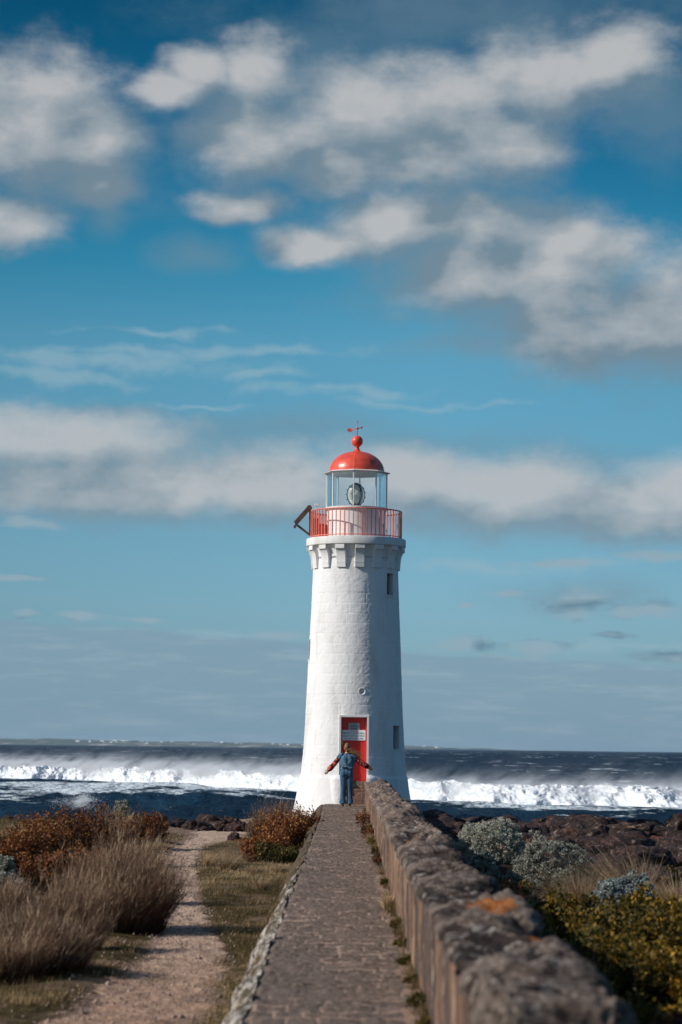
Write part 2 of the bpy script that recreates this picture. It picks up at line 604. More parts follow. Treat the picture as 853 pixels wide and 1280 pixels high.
def m_walltop():
    m, nt, b = new_mat('lichen_covered_stone')
    p = pos(nt)
    hh = attr(nt, 'height')
    n1 = noise(nt, p, 5, 7, .62)
    n2 = noise(nt, p, 2.2, 5, .55, .6)
    n3 = noise(nt, p, 22, 6, .65)
    col = ramp(nt, n3, [(.36, (.034, .026, .023)), (.5, (.145, .106, .086)), (.64, (.30, .232, .185))])
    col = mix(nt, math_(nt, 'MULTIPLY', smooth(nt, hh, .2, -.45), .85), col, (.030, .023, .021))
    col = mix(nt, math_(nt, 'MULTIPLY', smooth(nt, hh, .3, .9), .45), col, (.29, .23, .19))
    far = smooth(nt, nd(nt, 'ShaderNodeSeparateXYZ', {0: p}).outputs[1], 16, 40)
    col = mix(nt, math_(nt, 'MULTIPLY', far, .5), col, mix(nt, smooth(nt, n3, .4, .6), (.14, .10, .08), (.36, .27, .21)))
    li = smooth(nt, math_(nt, 'MULTIPLY_ADD', n3, .9, n1), 1.06, 1.12)
    col = mix(nt, math_(nt, 'MULTIPLY', li, .8), col, (.44, .39, .34))
    ol = smooth(nt, math_(nt, 'MULTIPLY_ADD', n3, .25, n2), .83, .88)
    for qx, qy, qr in ((.88, 14.5, .20), (.74, 26.5, .14), (1.0, 12.6, .07)):
        q = nd(nt, 'ShaderNodeVectorMath', {0: p, 1: (qx, qy, .7)}, operation='SUBTRACT').outputs[0]
        q = nd(nt, 'ShaderNodeVectorMath', {0: vmul(nt, q, (1.5, .45, .3))}, operation='LENGTH').outputs['Value']
        ol = math_(nt, 'MAXIMUM', ol, smooth(nt, math_(nt, 'ADD', math_(nt, 'DIVIDE', q, qr), math_(nt, 'MULTIPLY_ADD', n3, 3.0, -1.5)), 1.0, .7))
    col = mix(nt, math_(nt, 'MULTIPLY', ol, .85), col, (.42, .14, .03))
    setp(nt, b, color=col, rough=.95, spec=.12, normal=bump(nt, noise(nt, p, 34, 7, .7), .03))
    return m


M_WALLTOP = m_walltop()


def m_kerb():
    m, nt, b = new_mat('limewashed_edging')
    p = pos(nt)
    n1 = noise(nt, p, 6, 6, .6)
    n3 = noise(nt, p, 25, 6, .65)
    col = ramp(nt, n3, [(.3, (.22, .18, .15)), (.5, (.50, .46, .41)), (.7, (.66, .62, .57))])
    y = nd(nt, 'ShaderNodeSeparateXYZ', {0: p}).outputs[1]
    thr = math_(nt, 'MULTIPLY', smooth(nt, y, 24, 44), .26)
    f = smooth(nt, math_(nt, 'ADD', math_(nt, 'MULTIPLY_ADD', n3, .8, n1), thr), .84, .95)
    col = mix(nt, f, col, (.10, .078, .055))
    setp(nt, b, color=col, rough=.95, spec=.1, normal=bump(nt, noise(nt, p, 22, 6, .7), .03))
    return m


M_KERB = m_kerb()


def m_ground():
    m, nt, b = new_mat('coastal_turf')
    p = pos(nt)
    n1 = noise(nt, p, .9, 6, .6)
    n2 = noise(nt, p, 14, 6, .65)
    col = ramp(nt, n2, [(.3, (.026, .020, .009)), (.5, (.062, .047, .018)), (.7, (.15, .105, .052))])
    dry = mix(nt, n2, (.10, .068, .040), (.26, .18, .115))
    col = mix(nt, smooth(nt, n1, .45, .62), col, dry)
    dm = attr(nt, 'dirt')
    dirt = mix(nt, smooth(nt, n2, .3, .7), (.20, .125, .09), (.40, .28, .21))
    col = mix(nt, smooth(nt, math_(nt, 'MULTIPLY_ADD', n2, .7, dm), .70, .95), col, dirt)
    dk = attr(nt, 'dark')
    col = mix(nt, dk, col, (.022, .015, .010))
    setp(nt, b, color=col, rough=1.0, spec=.05, normal=bump(nt, n2, .05))
    return m


M_GROUND = m_ground()


def m_dirt():
    m, nt, b = new_mat('sandy_dirt')
    p = pos(nt)
    n1 = noise(nt, p, 1.6, 5, .6)
    n2 = noise(nt, p, 24, 7, .7)
    n3 = noise(nt, vmul(nt, p, (1, .6, 1)), 5, 5, .6)
    col = ramp(nt, n2, [(.34, (.19, .108, .070)), (.5, (.46, .295, .20)), (.66, (.70, .51, .38))])
    col = mix(nt, smooth(nt, n3, .5, .7), col, (.24, .15, .105))
    y = nd(nt, 'ShaderNodeSeparateXYZ', {0: p}).outputs[1]
    col = mix(nt, math_(nt, 'MULTIPLY', smooth(nt, y, 19, 34), .75), col, mix(nt, smooth(nt, n2, .4, .6), (.46, .325, .235), (.74, .57, .44)))
    col = mix(nt, math_(nt, 'MULTIPLY', smooth(nt, n1, .52, .70), .55), col, (.12, .085, .045))
    setp(nt, b, color=col, rough=1.0, spec=.05, normal=bump(nt, n2, .035))
    return m


M_DIRT = m_dirt()


def m_basalt():
    m, nt, b = new_mat('basalt')
    p = pos(nt)
    n1 = noise(nt, p, 1.7, 6, .6)
    n2 = noise(nt, p, 12, 6, .65)
    col = ramp(nt, n2, [(.36, (.009, .006, .006)), (.52, (.034, .019, .017)), (.66, (.095, .058, .045))])
    col = mix(nt, math_(nt, 'MULTIPLY', smooth(nt, n1, .55, .66), .65), col, (.15, .058, .032))
    col = mix(nt, smooth(nt, noise(nt, p, 5, 6), .58, .68), col, (.20, .135, .10))
    setp(nt, b, color=col, rough=.85, spec=.3, normal=bump(nt, n2, .05))
    return m


M_BASALT = m_basalt()


def m_leaf(name, stops, trans=.25, rough=.6):
    m, nt, b = new_mat(name)
    t = attr(nt, 'tint')
    rnd = nt.nodes.new('ShaderNodeObjectInfo').outputs['Random']
    col = ramp(nt, t, stops)
    hs = nd(nt, 'ShaderNodeHueSaturation', {'Hue': .5, 'Saturation': 1.0, 'Value': math_(nt, 'MULTIPLY_ADD', rnd, .35, .82), 'Fac': 1.0, 'Color': col}).outputs[0]
    setp(nt, b, color=hs, rough=rough, spec=.25)
    tr = nd(nt, 'ShaderNodeBsdfTranslucent', {'Color': hs})
    mx = nd(nt, 'ShaderNodeMixShader', {0: trans, 1: b.outputs[0], 2: tr.outputs[0]})
    nt.links.new(mx.outputs[0], nt.nodes['Material Output'].inputs[0])
    return m


M_TWIG = m_leaf('dry_feathery_twigs', [(0, (.028, .013, .008)), (.45, (.150, .078, .046)), (.75, (.32, .200, .125)), (1, (.60, .45, .29))], .22, .8)
M_STRAW = m_leaf('straw_grass', [(0, (.13, .085, .045)), (.5, (.34, .23, .13)), (1, (.60, .45, .27))], .2, .7)
M_TURF = m_leaf('turf_blades', [(0, (.022, .019, .006)), (.40, (.085, .060, .020)), (.68, (.24, .160, .070)), (1, (.42, .30, .165))], .2, .7)
M_RUSTLEAF = m_leaf('russet_leaves', [(0, (.035, .014, .008)), (.4, (.13, .045, .017)), (.75, (.30, .105, .030)), (1, (.48, .23, .07))], .25)
M_OLIVE = m_leaf('olive_leaves', [(0, (.020, .018, .005)), (.5, (.075, .062, .014)), (.8, (.17, .12, .02)), (1, (.33, .19, .03))], .25)
M_YELLOW = m_leaf('yellow_green_leaves', [(0, (.026, .022, .005)), (.45, (.11, .078, .010)), (.75, (.28, .165, .016)), (1, (.50, .25, .025))], .25)
M_GREY = m_leaf('silver_leaves', [(0, (.09, .095, .075)), (.5, (.32, .32, .255)), (1, (.56, .55, .45))], .12)
M_SILVERBLUE = m_leaf('blue_silver_leaves', [(0, (.11, .13, .12)), (.5, (.30, .34, .32)), (1, (.52, .57, .54))], .12)
M_STEM = simple('woody_stem', (.06, .038, .026), .9, .3, 20)


def m_sea():
    m, nt, b = new_mat('sea_water')
    p = pos(nt)
    fo = attr(nt, 'foam')
    y = nd(nt, 'ShaderNodeSeparateXYZ', {0: p}).outputs[1]
    n1 = noise(nt, vmul(nt, p, (.55, .22, 1)), 1.1, 7, .62, .5)
    n2 = noise(nt, vmul(nt, p, (.5, .10, 1)), 2.6, 5, .6, .3)
    n3 = noise(nt, vmul(nt, p, (.06, .012, 1)), 1.0, 7, .72)
    f = smooth(nt, math_(nt, 'MULTIPLY_ADD', n1, 1.1, fo), .98, 1.22)
    f2 = smooth(nt, math_(nt, 'MULTIPLY_ADD', n2, 1.2, math_(nt, 'MULTIPLY', fo, .35)), .93, 1.0)
    caps = smooth(nt, n3, .60, .64)
    ff = math_(nt, 'MAXIMUM', math_(nt, 'MAXIMUM', f, math_(nt, 'MULTIPLY', f2, .8)), caps, clamp=True)
    deep = mix(nt, smooth(nt, y, 80, 260), (.004, .018, .033), (.0015, .014, .036))
    deep = mix(nt, smooth(nt, noise(nt, vmul(nt, p, (.16, .05, 1)), 1.0, 7, .7), .42, .66), deep, (.008, .033, .060))
    col = mix(nt, ff, deep, (.62, .69, .72))
    rg = math_(nt, 'MULTIPLY_ADD', ff, .4, .26)
    bn = math_(nt, 'ADD', noise(nt, vmul(nt, p, (1, .7, 1)), 1.3, 6, .6), math_(nt, 'MULTIPLY', noise(nt, vmul(nt, p, (.12, .05, 1)), 1.0, 5, .6), 5.0))
    bmp = bump(nt, bn, .55, 1.0)
    df_ = nd(nt, 'ShaderNodeBsdfDiffuse', {'Color': col, 'Normal': bmp})
    gl_ = nd(nt, 'ShaderNodeBsdfGlossy', {'Color': (.86, .95, 1, 1), 'Roughness': rg, 'Normal': bmp})
    fr = nd(nt, 'ShaderNodeFresnel', {'IOR': 1.33, 'Normal': bmp}).outputs[0]
    fr = math_(nt, 'MINIMUM', fr, .085)          # a chopped-up sea never mirrors fully at grazing angles
    fr = math_(nt, 'MULTIPLY', fr, math_(nt, 'SUBTRACT', 1.0, math_(nt, 'MULTIPLY', ff, .8)))
    ms_ = nd(nt, 'ShaderNodeMixShader', {0: fr, 1: df_.outputs[0], 2: gl_.outputs[0]})
    nt.links.new(ms_.outputs[0], nt.nodes['Material Output'].inputs[0])
    nt.nodes.remove(b)
    return m


M_SEA = m_sea()


def m_foam():
    m, nt, b = new_mat('sea_foam')
    p = pos(nt)
    n = noise(nt, p, 1.4, 7, .65)
    th = attr(nt, 'thin')
    col = mix(nt, smooth(nt, n, .35, .6), (.60, .66, .70), (.88, .90, .91))
    col = mix(nt, smooth(nt, math_(nt, 'MULTIPLY_ADD', n, 1.2, th), .95, 1.15), col, (.05, .11, .15))
    setp(nt, b, color=col, rough=.8, spec=.2, normal=bump(nt, noise(nt, p, 3, 6, .7), .12))
    return m


M_FOAM = m_foam()
M_SPRAY = simple('sea_spray', (.86, .89, .91), .9, .02, 1)


def m_land():
    m, nt, b = new_mat('distant_land')
    p = pos(nt)
    n = noise(nt, vmul(nt, p, (1, 1, 4)), .006, 7, .65)
    col = ramp(nt, n, [(.38, (.035, .055, .035)), (.52, (.09, .10, .06)), (.60, (.30, .26, .20)), (.7, (.45, .40, .33))])
    setp(nt, b, color=col, rough=1, spec=.05)
    return m


M_LAND = m_land()


def m_denim(name, a, c):
    m, nt, b = new_mat(name)
    p = objco(nt)
    n = noise(nt, vmul(nt, p, (1, 1, .35)), 9, 5, .6)
    col = mix(nt, smooth(nt, n, .35, .68), a, c)
    setp(nt, b, color=col, rough=.85, spec=.15, sheen=.2, normal=bump(nt, noise(nt, p, 14, 5), .03))
    return m


M_DENIM = m_denim('washed_denim', (.045, .105, .17), (.115, .215, .30))
M_JEANS = m_denim('blue_denim', (.028, .075, .14), (.070, .165, .265))


def m_floral():
    m, nt, b = new_mat('floral_cloth')
    p = objco(nt)
    vo = nd(nt, 'ShaderNodeTexVoronoi', {'Vector': p, 'Scale': 15.0, 'Randomness': 1.0})
    n = noise(nt, p, 22, 3)
    col = mix(nt, smooth(nt, math_(nt, 'MULTIPLY_ADD', n, .3, vo.outputs['Distance']), .58, .68), (.68, .10, .075), (.022, .012, .02))
    col = mix(nt, smooth(nt, n, .63, .68), col, (.70, .35, .32))
    setp(nt, b, color=col, rough=.75, spec=.2)
    return m


M_FLORAL = m_floral()
M_SKIN = simple('skin', (.52, .30, .21), .5, .06, 6)
M_HAIR = m_leaf('auburn_hair', [(0, (.10, .045, .018)), (.5, (.26, .125, .05)), (1, (.46, .26, .12))], .1, .45)
M_SHOE = simple('black_shoe', (.015, .012, .012), .5, .2, 9)

# ================================================================== GROUND
SEA_Z = -1.90


def track_c(y):
    return np.interp(y, [8, 18.4, 24.9, 34.3, 43.8, 52, 58.8, 64], [-1.45, -1.66, -1.60, -2.32, -2.98, -3.35, -3.1, -3.0])


def track_w(y):
    return np.interp(y, [8, 18.4, 24.9, 30, 34.3, 43.8, 52, 58.8, 64], [.9, .66, .46, .36, .33, .30, .36, .75, .9])


def ground_z(x, y):
    x, y = np.asarray(x, float), np.asarray(y, float)
    z = np.where(x < 0, -.47, -.60)
    z = -.47 - .13 * sstep(x, -.5, 1.2)
    z = z + .05 * fbm(x * .5, y * .3, 0, 3, 5) * (1 - sstep(y, 8, 10) * 0)
    z = z + .22 * sstep(x, -3.2, -7) + .05 * sstep(x, 3, 8)
    tr = np.exp(-((x - track_c(y)) / (track_w(y) * 1.1)) ** 4)
    z = z * (1 - tr) + (-.50) * tr + .012 * fbm(x * 3, y * 3, 0, 3, 9)
    # knoll under the lighthouse
    d = np.hypot(x - .2, y - 68.8)
    z = z + .22 * sstep(d, 4.5, 1.5)
    e = 62 + 9 * sstep(x, -2.2, .8) + 1.0 * fbm(x * .35, 0, 0, 3, 3)
    e = np.maximum(e, np.where(d < 3.4, 74, 0))
    z = z - 3.2 * sstep(y - e, 0, 13)
    return z


xs = np.concatenate([np.linspace(-60, -9, 60), np.linspace(-8.8, 10, 380), np.linspace(10.3, 60, 60)])
ys = np.concatenate([np.linspace(-30, 9, 24), np.linspace(9.2, 70, 620), np.linspace(70.3, 110, 90)])
X, Y = np.meshgrid(xs, ys)
Z = ground_z(X, Y)
Z -= .45 * np.exp(-((X - .2) / .75) ** 6) * (Y < 68) * (Y > 7)      # falls away under the raised walkway and the wall
dist = np.abs(X - track_c(Y)) / track_w(Y)
dirt = np.clip(.75 * (1.55 - dist), 0, .8) * (Y < 66)
dirt = np.maximum(dirt, .55 * sstep(Y, 55, 60) * (X < -1.0) * (X > -5.5))
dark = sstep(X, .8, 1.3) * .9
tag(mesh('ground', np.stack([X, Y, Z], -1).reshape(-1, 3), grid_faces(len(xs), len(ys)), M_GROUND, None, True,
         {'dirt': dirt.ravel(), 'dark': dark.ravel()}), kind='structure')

# dirt track: a sheet that follows the ground, ragged edges
ty = np.linspace(8, 62.5, 1300)
tu = np.linspace(-1, 1, 50)
TU, TY = np.meshgrid(tu, ty)
wv = track_w(TY) * (1 + .30 * fbm(TY * .9, np.sign(TU) * 3, 0, 4, 31) + .16 * fbm(TY * 4, np.sign(TU) * 7, 0, 3, 35)) * (.92)
TX = track_c(TY) + TU * wv
TZ = ground_z(TX, TY) + .012 - .05 * np.abs(TU) ** 8 + .010 * fbm(TX * 9, TY * 9, 0, 3, 41)
tag(mesh('dirt_track', np.stack([TX, TY, TZ], -1).reshape(-1, 3), grid_faces(50, 1300), M_DIRT, None, True), kind='structure')


# ---------------- raised stone walkway
def walk_z(y):
    return .10 * sstep(y, 58, 66.5) + 0 * y


nx, ny = 86, 2500
wx = np.linspace(-.64, .56, nx)
wy = np.linspace(7, 67.35, ny)
r = np.random.default_rng(3)
courses = [7.0]
while courses[-1] < 68:
    courses.append(courses[-1] + r.uniform(.20, .46))
courses = np.array(courses)
WX, WY = np.meshgrid(wx, wy)
yy = WY + .030 * fbm(WX * 1.6, WY * .8, 0, 2, 51) + .008 * fbm(WX * 12, WY * 12, 0, 2, 52)
ci = np.clip(np.searchsorted(courses, yy.ravel()).reshape(yy.shape) - 1, 0, len(courses) - 2)
dy = np.minimum(yy - courses[ci], courses[ci + 1] - yy)
dx = np.full_like(WX, 9.0)
tone = np.zeros_like(WX)
for k in range(len(courses) - 1):
    mk = ci == k
    if not mk.any():
        continue
    j, js = -.9, []
    while j < .9:
        j += r.uniform(.16, .5)
        js.append(j)
    js = np.array(js)
    xv = WX[mk] + .010 * fbm(WX[mk] * 6, WY[mk] * 3, 0, 2, 53)
    dx[mk] = np.min(np.abs(xv[:, None] - js[None]), 1)
    tone[mk] = r.random(len(js) + 1)[np.searchsorted(js, xv)]
jd = np.minimum(dy, dx)
patch = fbm(WX * 1.5, WY * .8, 0, 3, 61)
jw = np.where(dy < dx, .034, .013)
mort = np.clip(1.25 - np.minimum(dy / .026, dx / .011), 0, 1) * (.72 + .8 * fbm(WX * 2.2, WY * 1.3, 0, 3, 63))
mort = np.clip(mort, 0, 1)
rough_h = .009 * fbm(WX * 9, WY * 7, 0, 5, 71, .6) + .004 * tone
WZ = walk_z(WY) + rough_h - .008 * (1 - sstep(jd, 0, .03)) * (1 - .6 * mort)
WZ -= .05 * sstep(WX, -.56, -.66)
sand = sstep(WX + .05 * fbm(WY * 1.3, 0, 0, 3, 77), .30, .52) * .9 * sstep(WY, 45, 24)
sand = np.maximum(sand, .36 * sstep(fbm(WX * 2.6, WY * 2.0, 0, 4, 65), .15, .8))
tag(mesh('walkway', np.stack([WX, WY, WZ], -1).reshape(-1, 3), grid_faces(nx, ny), M_WALK, None, True,
         {'mortar': mort.ravel(), 'sand': sand.ravel(), 'tone': tone.ravel()}), kind='structure')

# ---------------- limewashed sloping edge of the walkway
ku = np.linspace(0, 1, 34)
ky = np.linspace(7, 67.2, 2300)
KU, KY = np.meshgrid(ku, ky)
KX = -.600 - .30 * KU - (.02 + .06 * KU) * fbm(KY * 1.6, KU * 2, 0, 4, 81)
kc = [7.0]
while kc[-1] < 68:
    kc.append(kc[-1] + r.uniform(.25, .7))
kc = np.array(kc)
kyy = KY + .12 * KU + .03 * fbm(KU * 4, KY * 3, 0, 2, 83)
kidx = np.clip(np.searchsorted(kc, kyy.ravel()).reshape(kyy.shape) - 1, 0, len(kc) - 2)
kd = np.minimum(kyy - kc[kidx], kc[kidx + 1] - kyy)
kh = r.random(len(kc))[kidx]
KZ = walk_z(KY) - .004 - .10 * KU - .52 * KU ** 2.2 + .045 * (kh - .5) * sstep(KU, 0, .2) + .030 * fbm(KU * 2.4, KY * 4, 0, 5, 85, .6)
KZ -= .055 * (1 - sstep(kd, 0, .05)) * sstep(KU, 0, .2)
KZ[:, 0] = walk_z(ky) - .05
tag(mesh('walkway_edging', np.stack([KX, KY, KZ], -1).reshape(-1, 3), grid_faces(34, 2300)[:, ::-1], M_KERB, None, True), kind='structure')

# ---------------- stone wall along the right of the walkway
wall = empty('stone_wall', (.83, 38, 0), 'long low brown stone wall with lichen crusted top beside the walkway', 'wall')
WL0, WL1 = 10.34, 67.55


def wall_part(name, y0, y1, n, sect, mat, disp, seed, sm=True, jag=0.0):
    """sect: list of (x,z) polyline left-bottom, left-top, right-top, right-bottom, resampled; displaced by noise"""
    P = np.array(sect, float)
    seg = np.r_[0, np.cumsum(np.hypot(*np.diff(P, axis=0).T))]
    m = 70
    t = np.linspace(0, seg[-1], m)
    sx, sz = np.interp(t, seg, P[:, 0]), np.interp(t, seg, P[:, 1])
    tx, tz = np.gradient(sx), np.gradient(sz)
    ln = np.hypot(tx, tz)
    nxn, nzn = -tz / ln, tx / ln
    yv = np.linspace(y0, y1, n)
    SX, YV = np.meshgrid(sx, yv)
    SZ, _ = np.meshgrid(sz, yv)
    NX, _ = np.meshgrid(nxn, yv)
    NZ, _ = np.meshgrid(nzn, yv)
    D, h = disp(SX, YV, SZ, NX, NZ)
    V = np.stack([SX + NX * D, YV, SZ + NZ * D], -1)
    V[..., 2] += sstep(YV, 58, 66.5) * .04
    V[0] = (.85, y0, .2)          # closes the end
    o = mesh(name, (V - np.array([.83, 38, 0])).reshape(-1, 3), grid_faces(m, n), mat, wall, sm, {'height': h.ravel()})
    return o


def d_face(x, y, z, nx_, nz_):
    d = .010 * fbm(y * 3, z * 3, 0, 4, 91) + .003 * fbm(y * 20, z * 20, 0, 2, 92)
    return d, d


def d_top(x, y, z, nx_, nz_):
    n1 = fbm(x * 5, y * 3.2, z * 5, 7, 95, .66)
    hi = fbm(x * 13, y * 9, z * 13, 4, 96, .65)
    step = np.floor(fbm(x * 2.6 + .3 * n1, y * 1.3, 0, 2, 97) * 4) / 4
    left = .25 + .75 * sstep(x, .55, .70)
    lip = .35 + .65 * sstep(z, .52, .62)
    crack = np.exp(-(np.abs(fbm(x * 3.0, y * 1.6, z * 3, 3, 98)) / .07) ** 2)
    jn = np.zeros_like(y)
    for yj in wall_joints:
        jn = np.maximum(jn, np.exp(-((y - yj - .05 * np.sin(x * 9 + yj)) / .022) ** 2))
    d = (.020 * n1 + .016 * hi + .075 * (step + .1)) * left * lip - .035 * crack * left - .035 * jn
    side = sstep(x, 1.0, 1.10)
    d = d + side * .035 * fbm(y * 1.4, z * 3, 0, 3, 99)
    return d, .8 * n1 + .6 * hi + step - 1.3 * crack - 1.2 * jn


wall_joints = [WL0]
while wall_joints[-1] < WL1:
    wall_joints.append(wall_joints[-1] + r.uniform(.7, 1.7))
wall_part('wall_face', WL0 + .02, WL1, 1500, [(.530, -.75), (.528, .2), (.526, .622)], M_WALLFACE, d_face, 1)
wall_part('coping', WL0, WL1, 2300, [(.535, .575), (.520, .60), (.517, .655), (.545, .69), (.75, .705), (.98, .70), (1.08, .675), (1.115, .60), (1.13, .1), (1.15, -.9)], M_WALLTOP, d_top, 2)
# blunt end of the wall nearest the camera: one rounded rough block
n1_ = 90
uu, vv = np.meshgrid(np.linspace(0, 2 * np.pi, n1_ * 2, endpoint=False), np.linspace(-np.pi / 2, np.pi / 2, n1_))


def super_(c, p):
    return np.sign(c) * np.abs(c) ** p


bx = super_(np.cos(vv), .22) * super_(np.cos(uu), .22) * .300
by = super_(np.cos(vv), .22) * super_(np.sin(uu), .25) * .62
bz = super_(np.sin(vv), .28) * .62
nn = fbm(bx * 4, by * 4, bz * 4, 5, 101, .55)
hi_ = fbm(bx * 12, by * 12, bz * 12, 4, 103, .65)
mg = 1 + .035 * nn + .03 * hi_ + .05 * np.floor(fbm(bx * 3, by * 3, bz * 3, 2, 104) * 3) / 3
nn = nn * .8 + hi_ * .6
tilt = -.08 * (bx + .1) * (bz > 0)
V = np.stack([bx * mg + .842, by * mg + 9.98, (bz + tilt) * mg + .070], -1) - np.array([.83, 38, 0])
mesh('end_stone', V.reshape(-1, 3), grid_faces(n1_ * 2, n1_, True), M_WALLTOP, wall, True, {'height': nn.ravel() + .2})


# ================================================================== LIGHTHOUSE
LX = (at(446.5, 680, 68.8).x + at(440.6, 1000, 68.8).x) / 2
LY = 68.8
S = FPX / LY


def zt(y, d=68.8):
    return 1.65 + (934 - y) * d / FPX


lh = empty('lighthouse', (LX, LY, 0), 'white round lighthouse with red dome, red railing and red door', 'lighthouse')


def LO(o):
    return o


# tower shaft
zs_k = np.array([-.9, -.35, zt(1002), zt(985), zt(971), zt(967), zt(935), zt(900), zt(860), zt(800), zt(750), zt(708), 7.35])
rs_k = np.array([1.92, 1.76, 72.3 / S, 69.2 / S, 67.3 / S, 65.6 / S, 62.9 / S, 60.8 / S, 59.2 / S, 56.7 / S, 54.4 / S, 53.1 / S, 52.4 / S])
openings = [  # angle, half width, z0, z1
    (0.0, .405, -.05, 2.545),
    (rad(52.5), .145, zt(745), zt(718)),
    (rad(57), .155, zt(935), zt(906)),
    (rad(-80), .09, zt(825), zt(800)),
]
nz_, nt_ = 430, 560
zr = np.linspace(-.9, 7.35, nz_)
for _, _, a_, b_ in openings:
    for q in (a_, b_):
        zr[np.argmin(np.abs(zr - q))] = q
zr = np.sort(zr)
th = np.linspace(-np.pi, np.pi, nt_, endpoint=False)
TH, ZR = np.meshgrid(th, zr)
R0 = np.interp(ZR, zs_k, rs_k)
for (ta, hw, a_, b_) in openings:
    zm = (a_ + b_) / 2
    rm = np.interp(zm, zs_k, rs_k)
    for sgn in (-1, 1):
        tt = ta + sgn * math.asin(hw / rm)
        c_ = np.argmin(np.abs(th - tt))
        rows = (zr >= a_ - 1e-6) & (zr <= b_ + 1e-6)
        TH[rows, c_] = ta + sgn * np.arcsin(hw / R0[rows, c_])
# ashlar courses: shallow grooves and pitted faces
ch = .285
row = np.floor(ZR / ch)
dz_ = np.abs(ZR / ch - np.round(ZR / ch)) * ch
off = _h(row, row * 0, row * 0, 5) * 1.0
arc = TH * 1.35
bl = arc / .72 + off + .15 * _h(row, row * 0 + 3, row * 0, 8)
db = np.abs(bl - np.round(bl)) * .72
bidx = np.floor(bl + .5)
pt = _h(row, bidx, row * 0, 11)
vis = sstep(fbm(TH * 2.2, ZR * .9, 0, 3, 111), -.5, .6)
groove = .0075 * np.exp(-(dz_ / .011) ** 2) * (.35 + .65 * vis) + .0075 * np.exp(-(db / .011) ** 2) * (_h(row, bidx, row * 0, 14) > .45) * vis
pits = .0022 * fbm(arc * 14, ZR * 14, 0, 4, 113) + .0016 * fbm(arc * 5, ZR * 5, 0, 2, 114) + .009 * np.clip(-fbm(arc * 5, ZR * 5, 0, 3, 115) - .75, 0, 1)
plinth = sstep(ZR, zt(966), zt(972))
R1 = R0 - groove * (1 - plinth * .7) + pits + .004 * (pt - .5) + .006 * fbm(TH * 1.5, ZR * .6, 0, 2, 117)
# small round vent
va, vz = rad(9), zt(865)
vd = np.hypot((TH - va) * 1.33, ZR - vz)
R1 = R1 - .06 * (1 - sstep(vd, .045, .075)) + .012 * np.exp(-((vd - .09) / .02) ** 2)
V = np.stack([R1 * np.sin(TH), -R1 * np.cos(TH), ZR], -1)
F = grid_faces(nt_, nz_, True)
cen_th = TH.ravel()[F]
cen_z = ZR.ravel()[F].mean(1)
cx_ = V.reshape(-1, 3)[F].mean(1)
keep = np.ones(len(F), bool)
for (ta, hw, a_, b_) in openings:
    t_ = cx_[:, 0] * math.cos(ta) + cx_[:, 1] * math.sin(ta)
    n_ = cx_[:, 0] * math.sin(ta) - cx_[:, 1] * math.cos(ta)
    keep &= ~((np.abs(t_) < hw - .002) & (n_ > 0) & (cen_z > a_) & (cen_z < b_))
shaft = mesh('tower', V.reshape(-1, 3), F[keep], M_TOWER, lh, True)

# door surround: white frame, jambs run back to the door
DY = -1.212                        # door plane, local y
fr = G()
fr.box(-.418, -.358, -1.385, DY - .0, -.05, 2.50)
fr.box(.358, .418, -1.385, DY - .0, -.05, 2.50)
fr.box(-.418, .418, -1.385, DY - .0, 2.502, 2.565)
fr.box(-.43, .43, DY + .035, DY + .06, -.1, 2.56)
fr.build('door_frame', M_WHITE, lh, bevel=.006)
dz0, dz1 = .735, 2.50
d_ = G().box(-.357, .357, DY, DY + .034, dz0, dz1)
door = d_.build('door', M_DOOR, lh)
dp = G()
dp.box(-.35, -.29, DY - .012, DY - .002, dz0 + .01, dz1 - .01)
dp.box(.29, .35, DY - .012, DY - .002, dz0 + .01, dz1 - .01)
dp.box(-.289, .289, DY - .012, DY - .002, dz1 - .075, dz1 - .01)
dp.box(-.289, .289, DY - .012, DY - .002, dz0 + .01, dz0 + .10)
dp.build('door_rail', M_DOOR, door, bevel=.003)
hd = G()
hd.box(-.352, -.300, DY - .022, DY - .0125, 1.76, 1.86)
hd.tube([(-.325, DY - .02, 1.82), (-.325, DY - .055, 1.82), (-.30, DY - .06, 1.82)], .011, 8)
hd.lathe([(0, 1.70), (.012, 1.705), (.012, 1.74), (0, 1.745)], 8, (-.325, DY - .03))
hd.build('handle', M_BRASS, door)
# brick steps inside the doorway
for k, (yf, zlo, zhi) in enumerate(((-1.60, -.05, .315), (-1.44, .3151, .53), (-1.28, .5301, .735))):
    G().box(-.356, .356, yf, DY - .001, zlo, zhi).build('step', M_BRICK, lh, bevel=.012)


# cheek blocks at either side of the steps
def cheek(sgn):
    n = 40
    P = []
    prof_z = np.linspace(-.3, .94, n)
    a = np.linspace(0, 1, 24)
    for z in prof_z:
        top = 1 - sstep(z, .80, .94) * .35
        yb = -1.64 + .10 * (z + .3) / 1.2
        for t in a:
            x = .362 + .40 * t
            yv = yb + (.34 * t ** 2.4) + (1 - top) * .35
            yv = min(yv, -1.10)
            P.append((sgn * x, yv + .006 * float(fbm(x * 9, z * 9, sgn * 3, 3, 121)), z))
    base = len(P)
    for z in prof_z:                       # back face
        for t in a:
            P.append((sgn * (.362 + .40 * t), -1.02, z))
    P = np.array(P)
    f1 = grid_faces(24, n)
    fs = [tuple(q) for q in f1] + [tuple(q + base) for q in f1[:, ::-1]]
    for i in range(23):
        b0, b1 = (n - 1) * 24 + i, (n - 1) * 24 + i + 1
        fs.append((b0, b1, b1 + base, b0 + base))
    for i in range(n - 1):
        for c_ in (0, 23):
            q0, q1 = i * 24 + c_, (i + 1) * 24 + c_
            fs.append((q0, q1, q1 + base, q0 + base))
    return mesh('door_cheek', P, fs, M_TOWER, lh, False)


smooth_by_angle(cheek(-1), 35)
smooth_by_angle(cheek(1), 35)


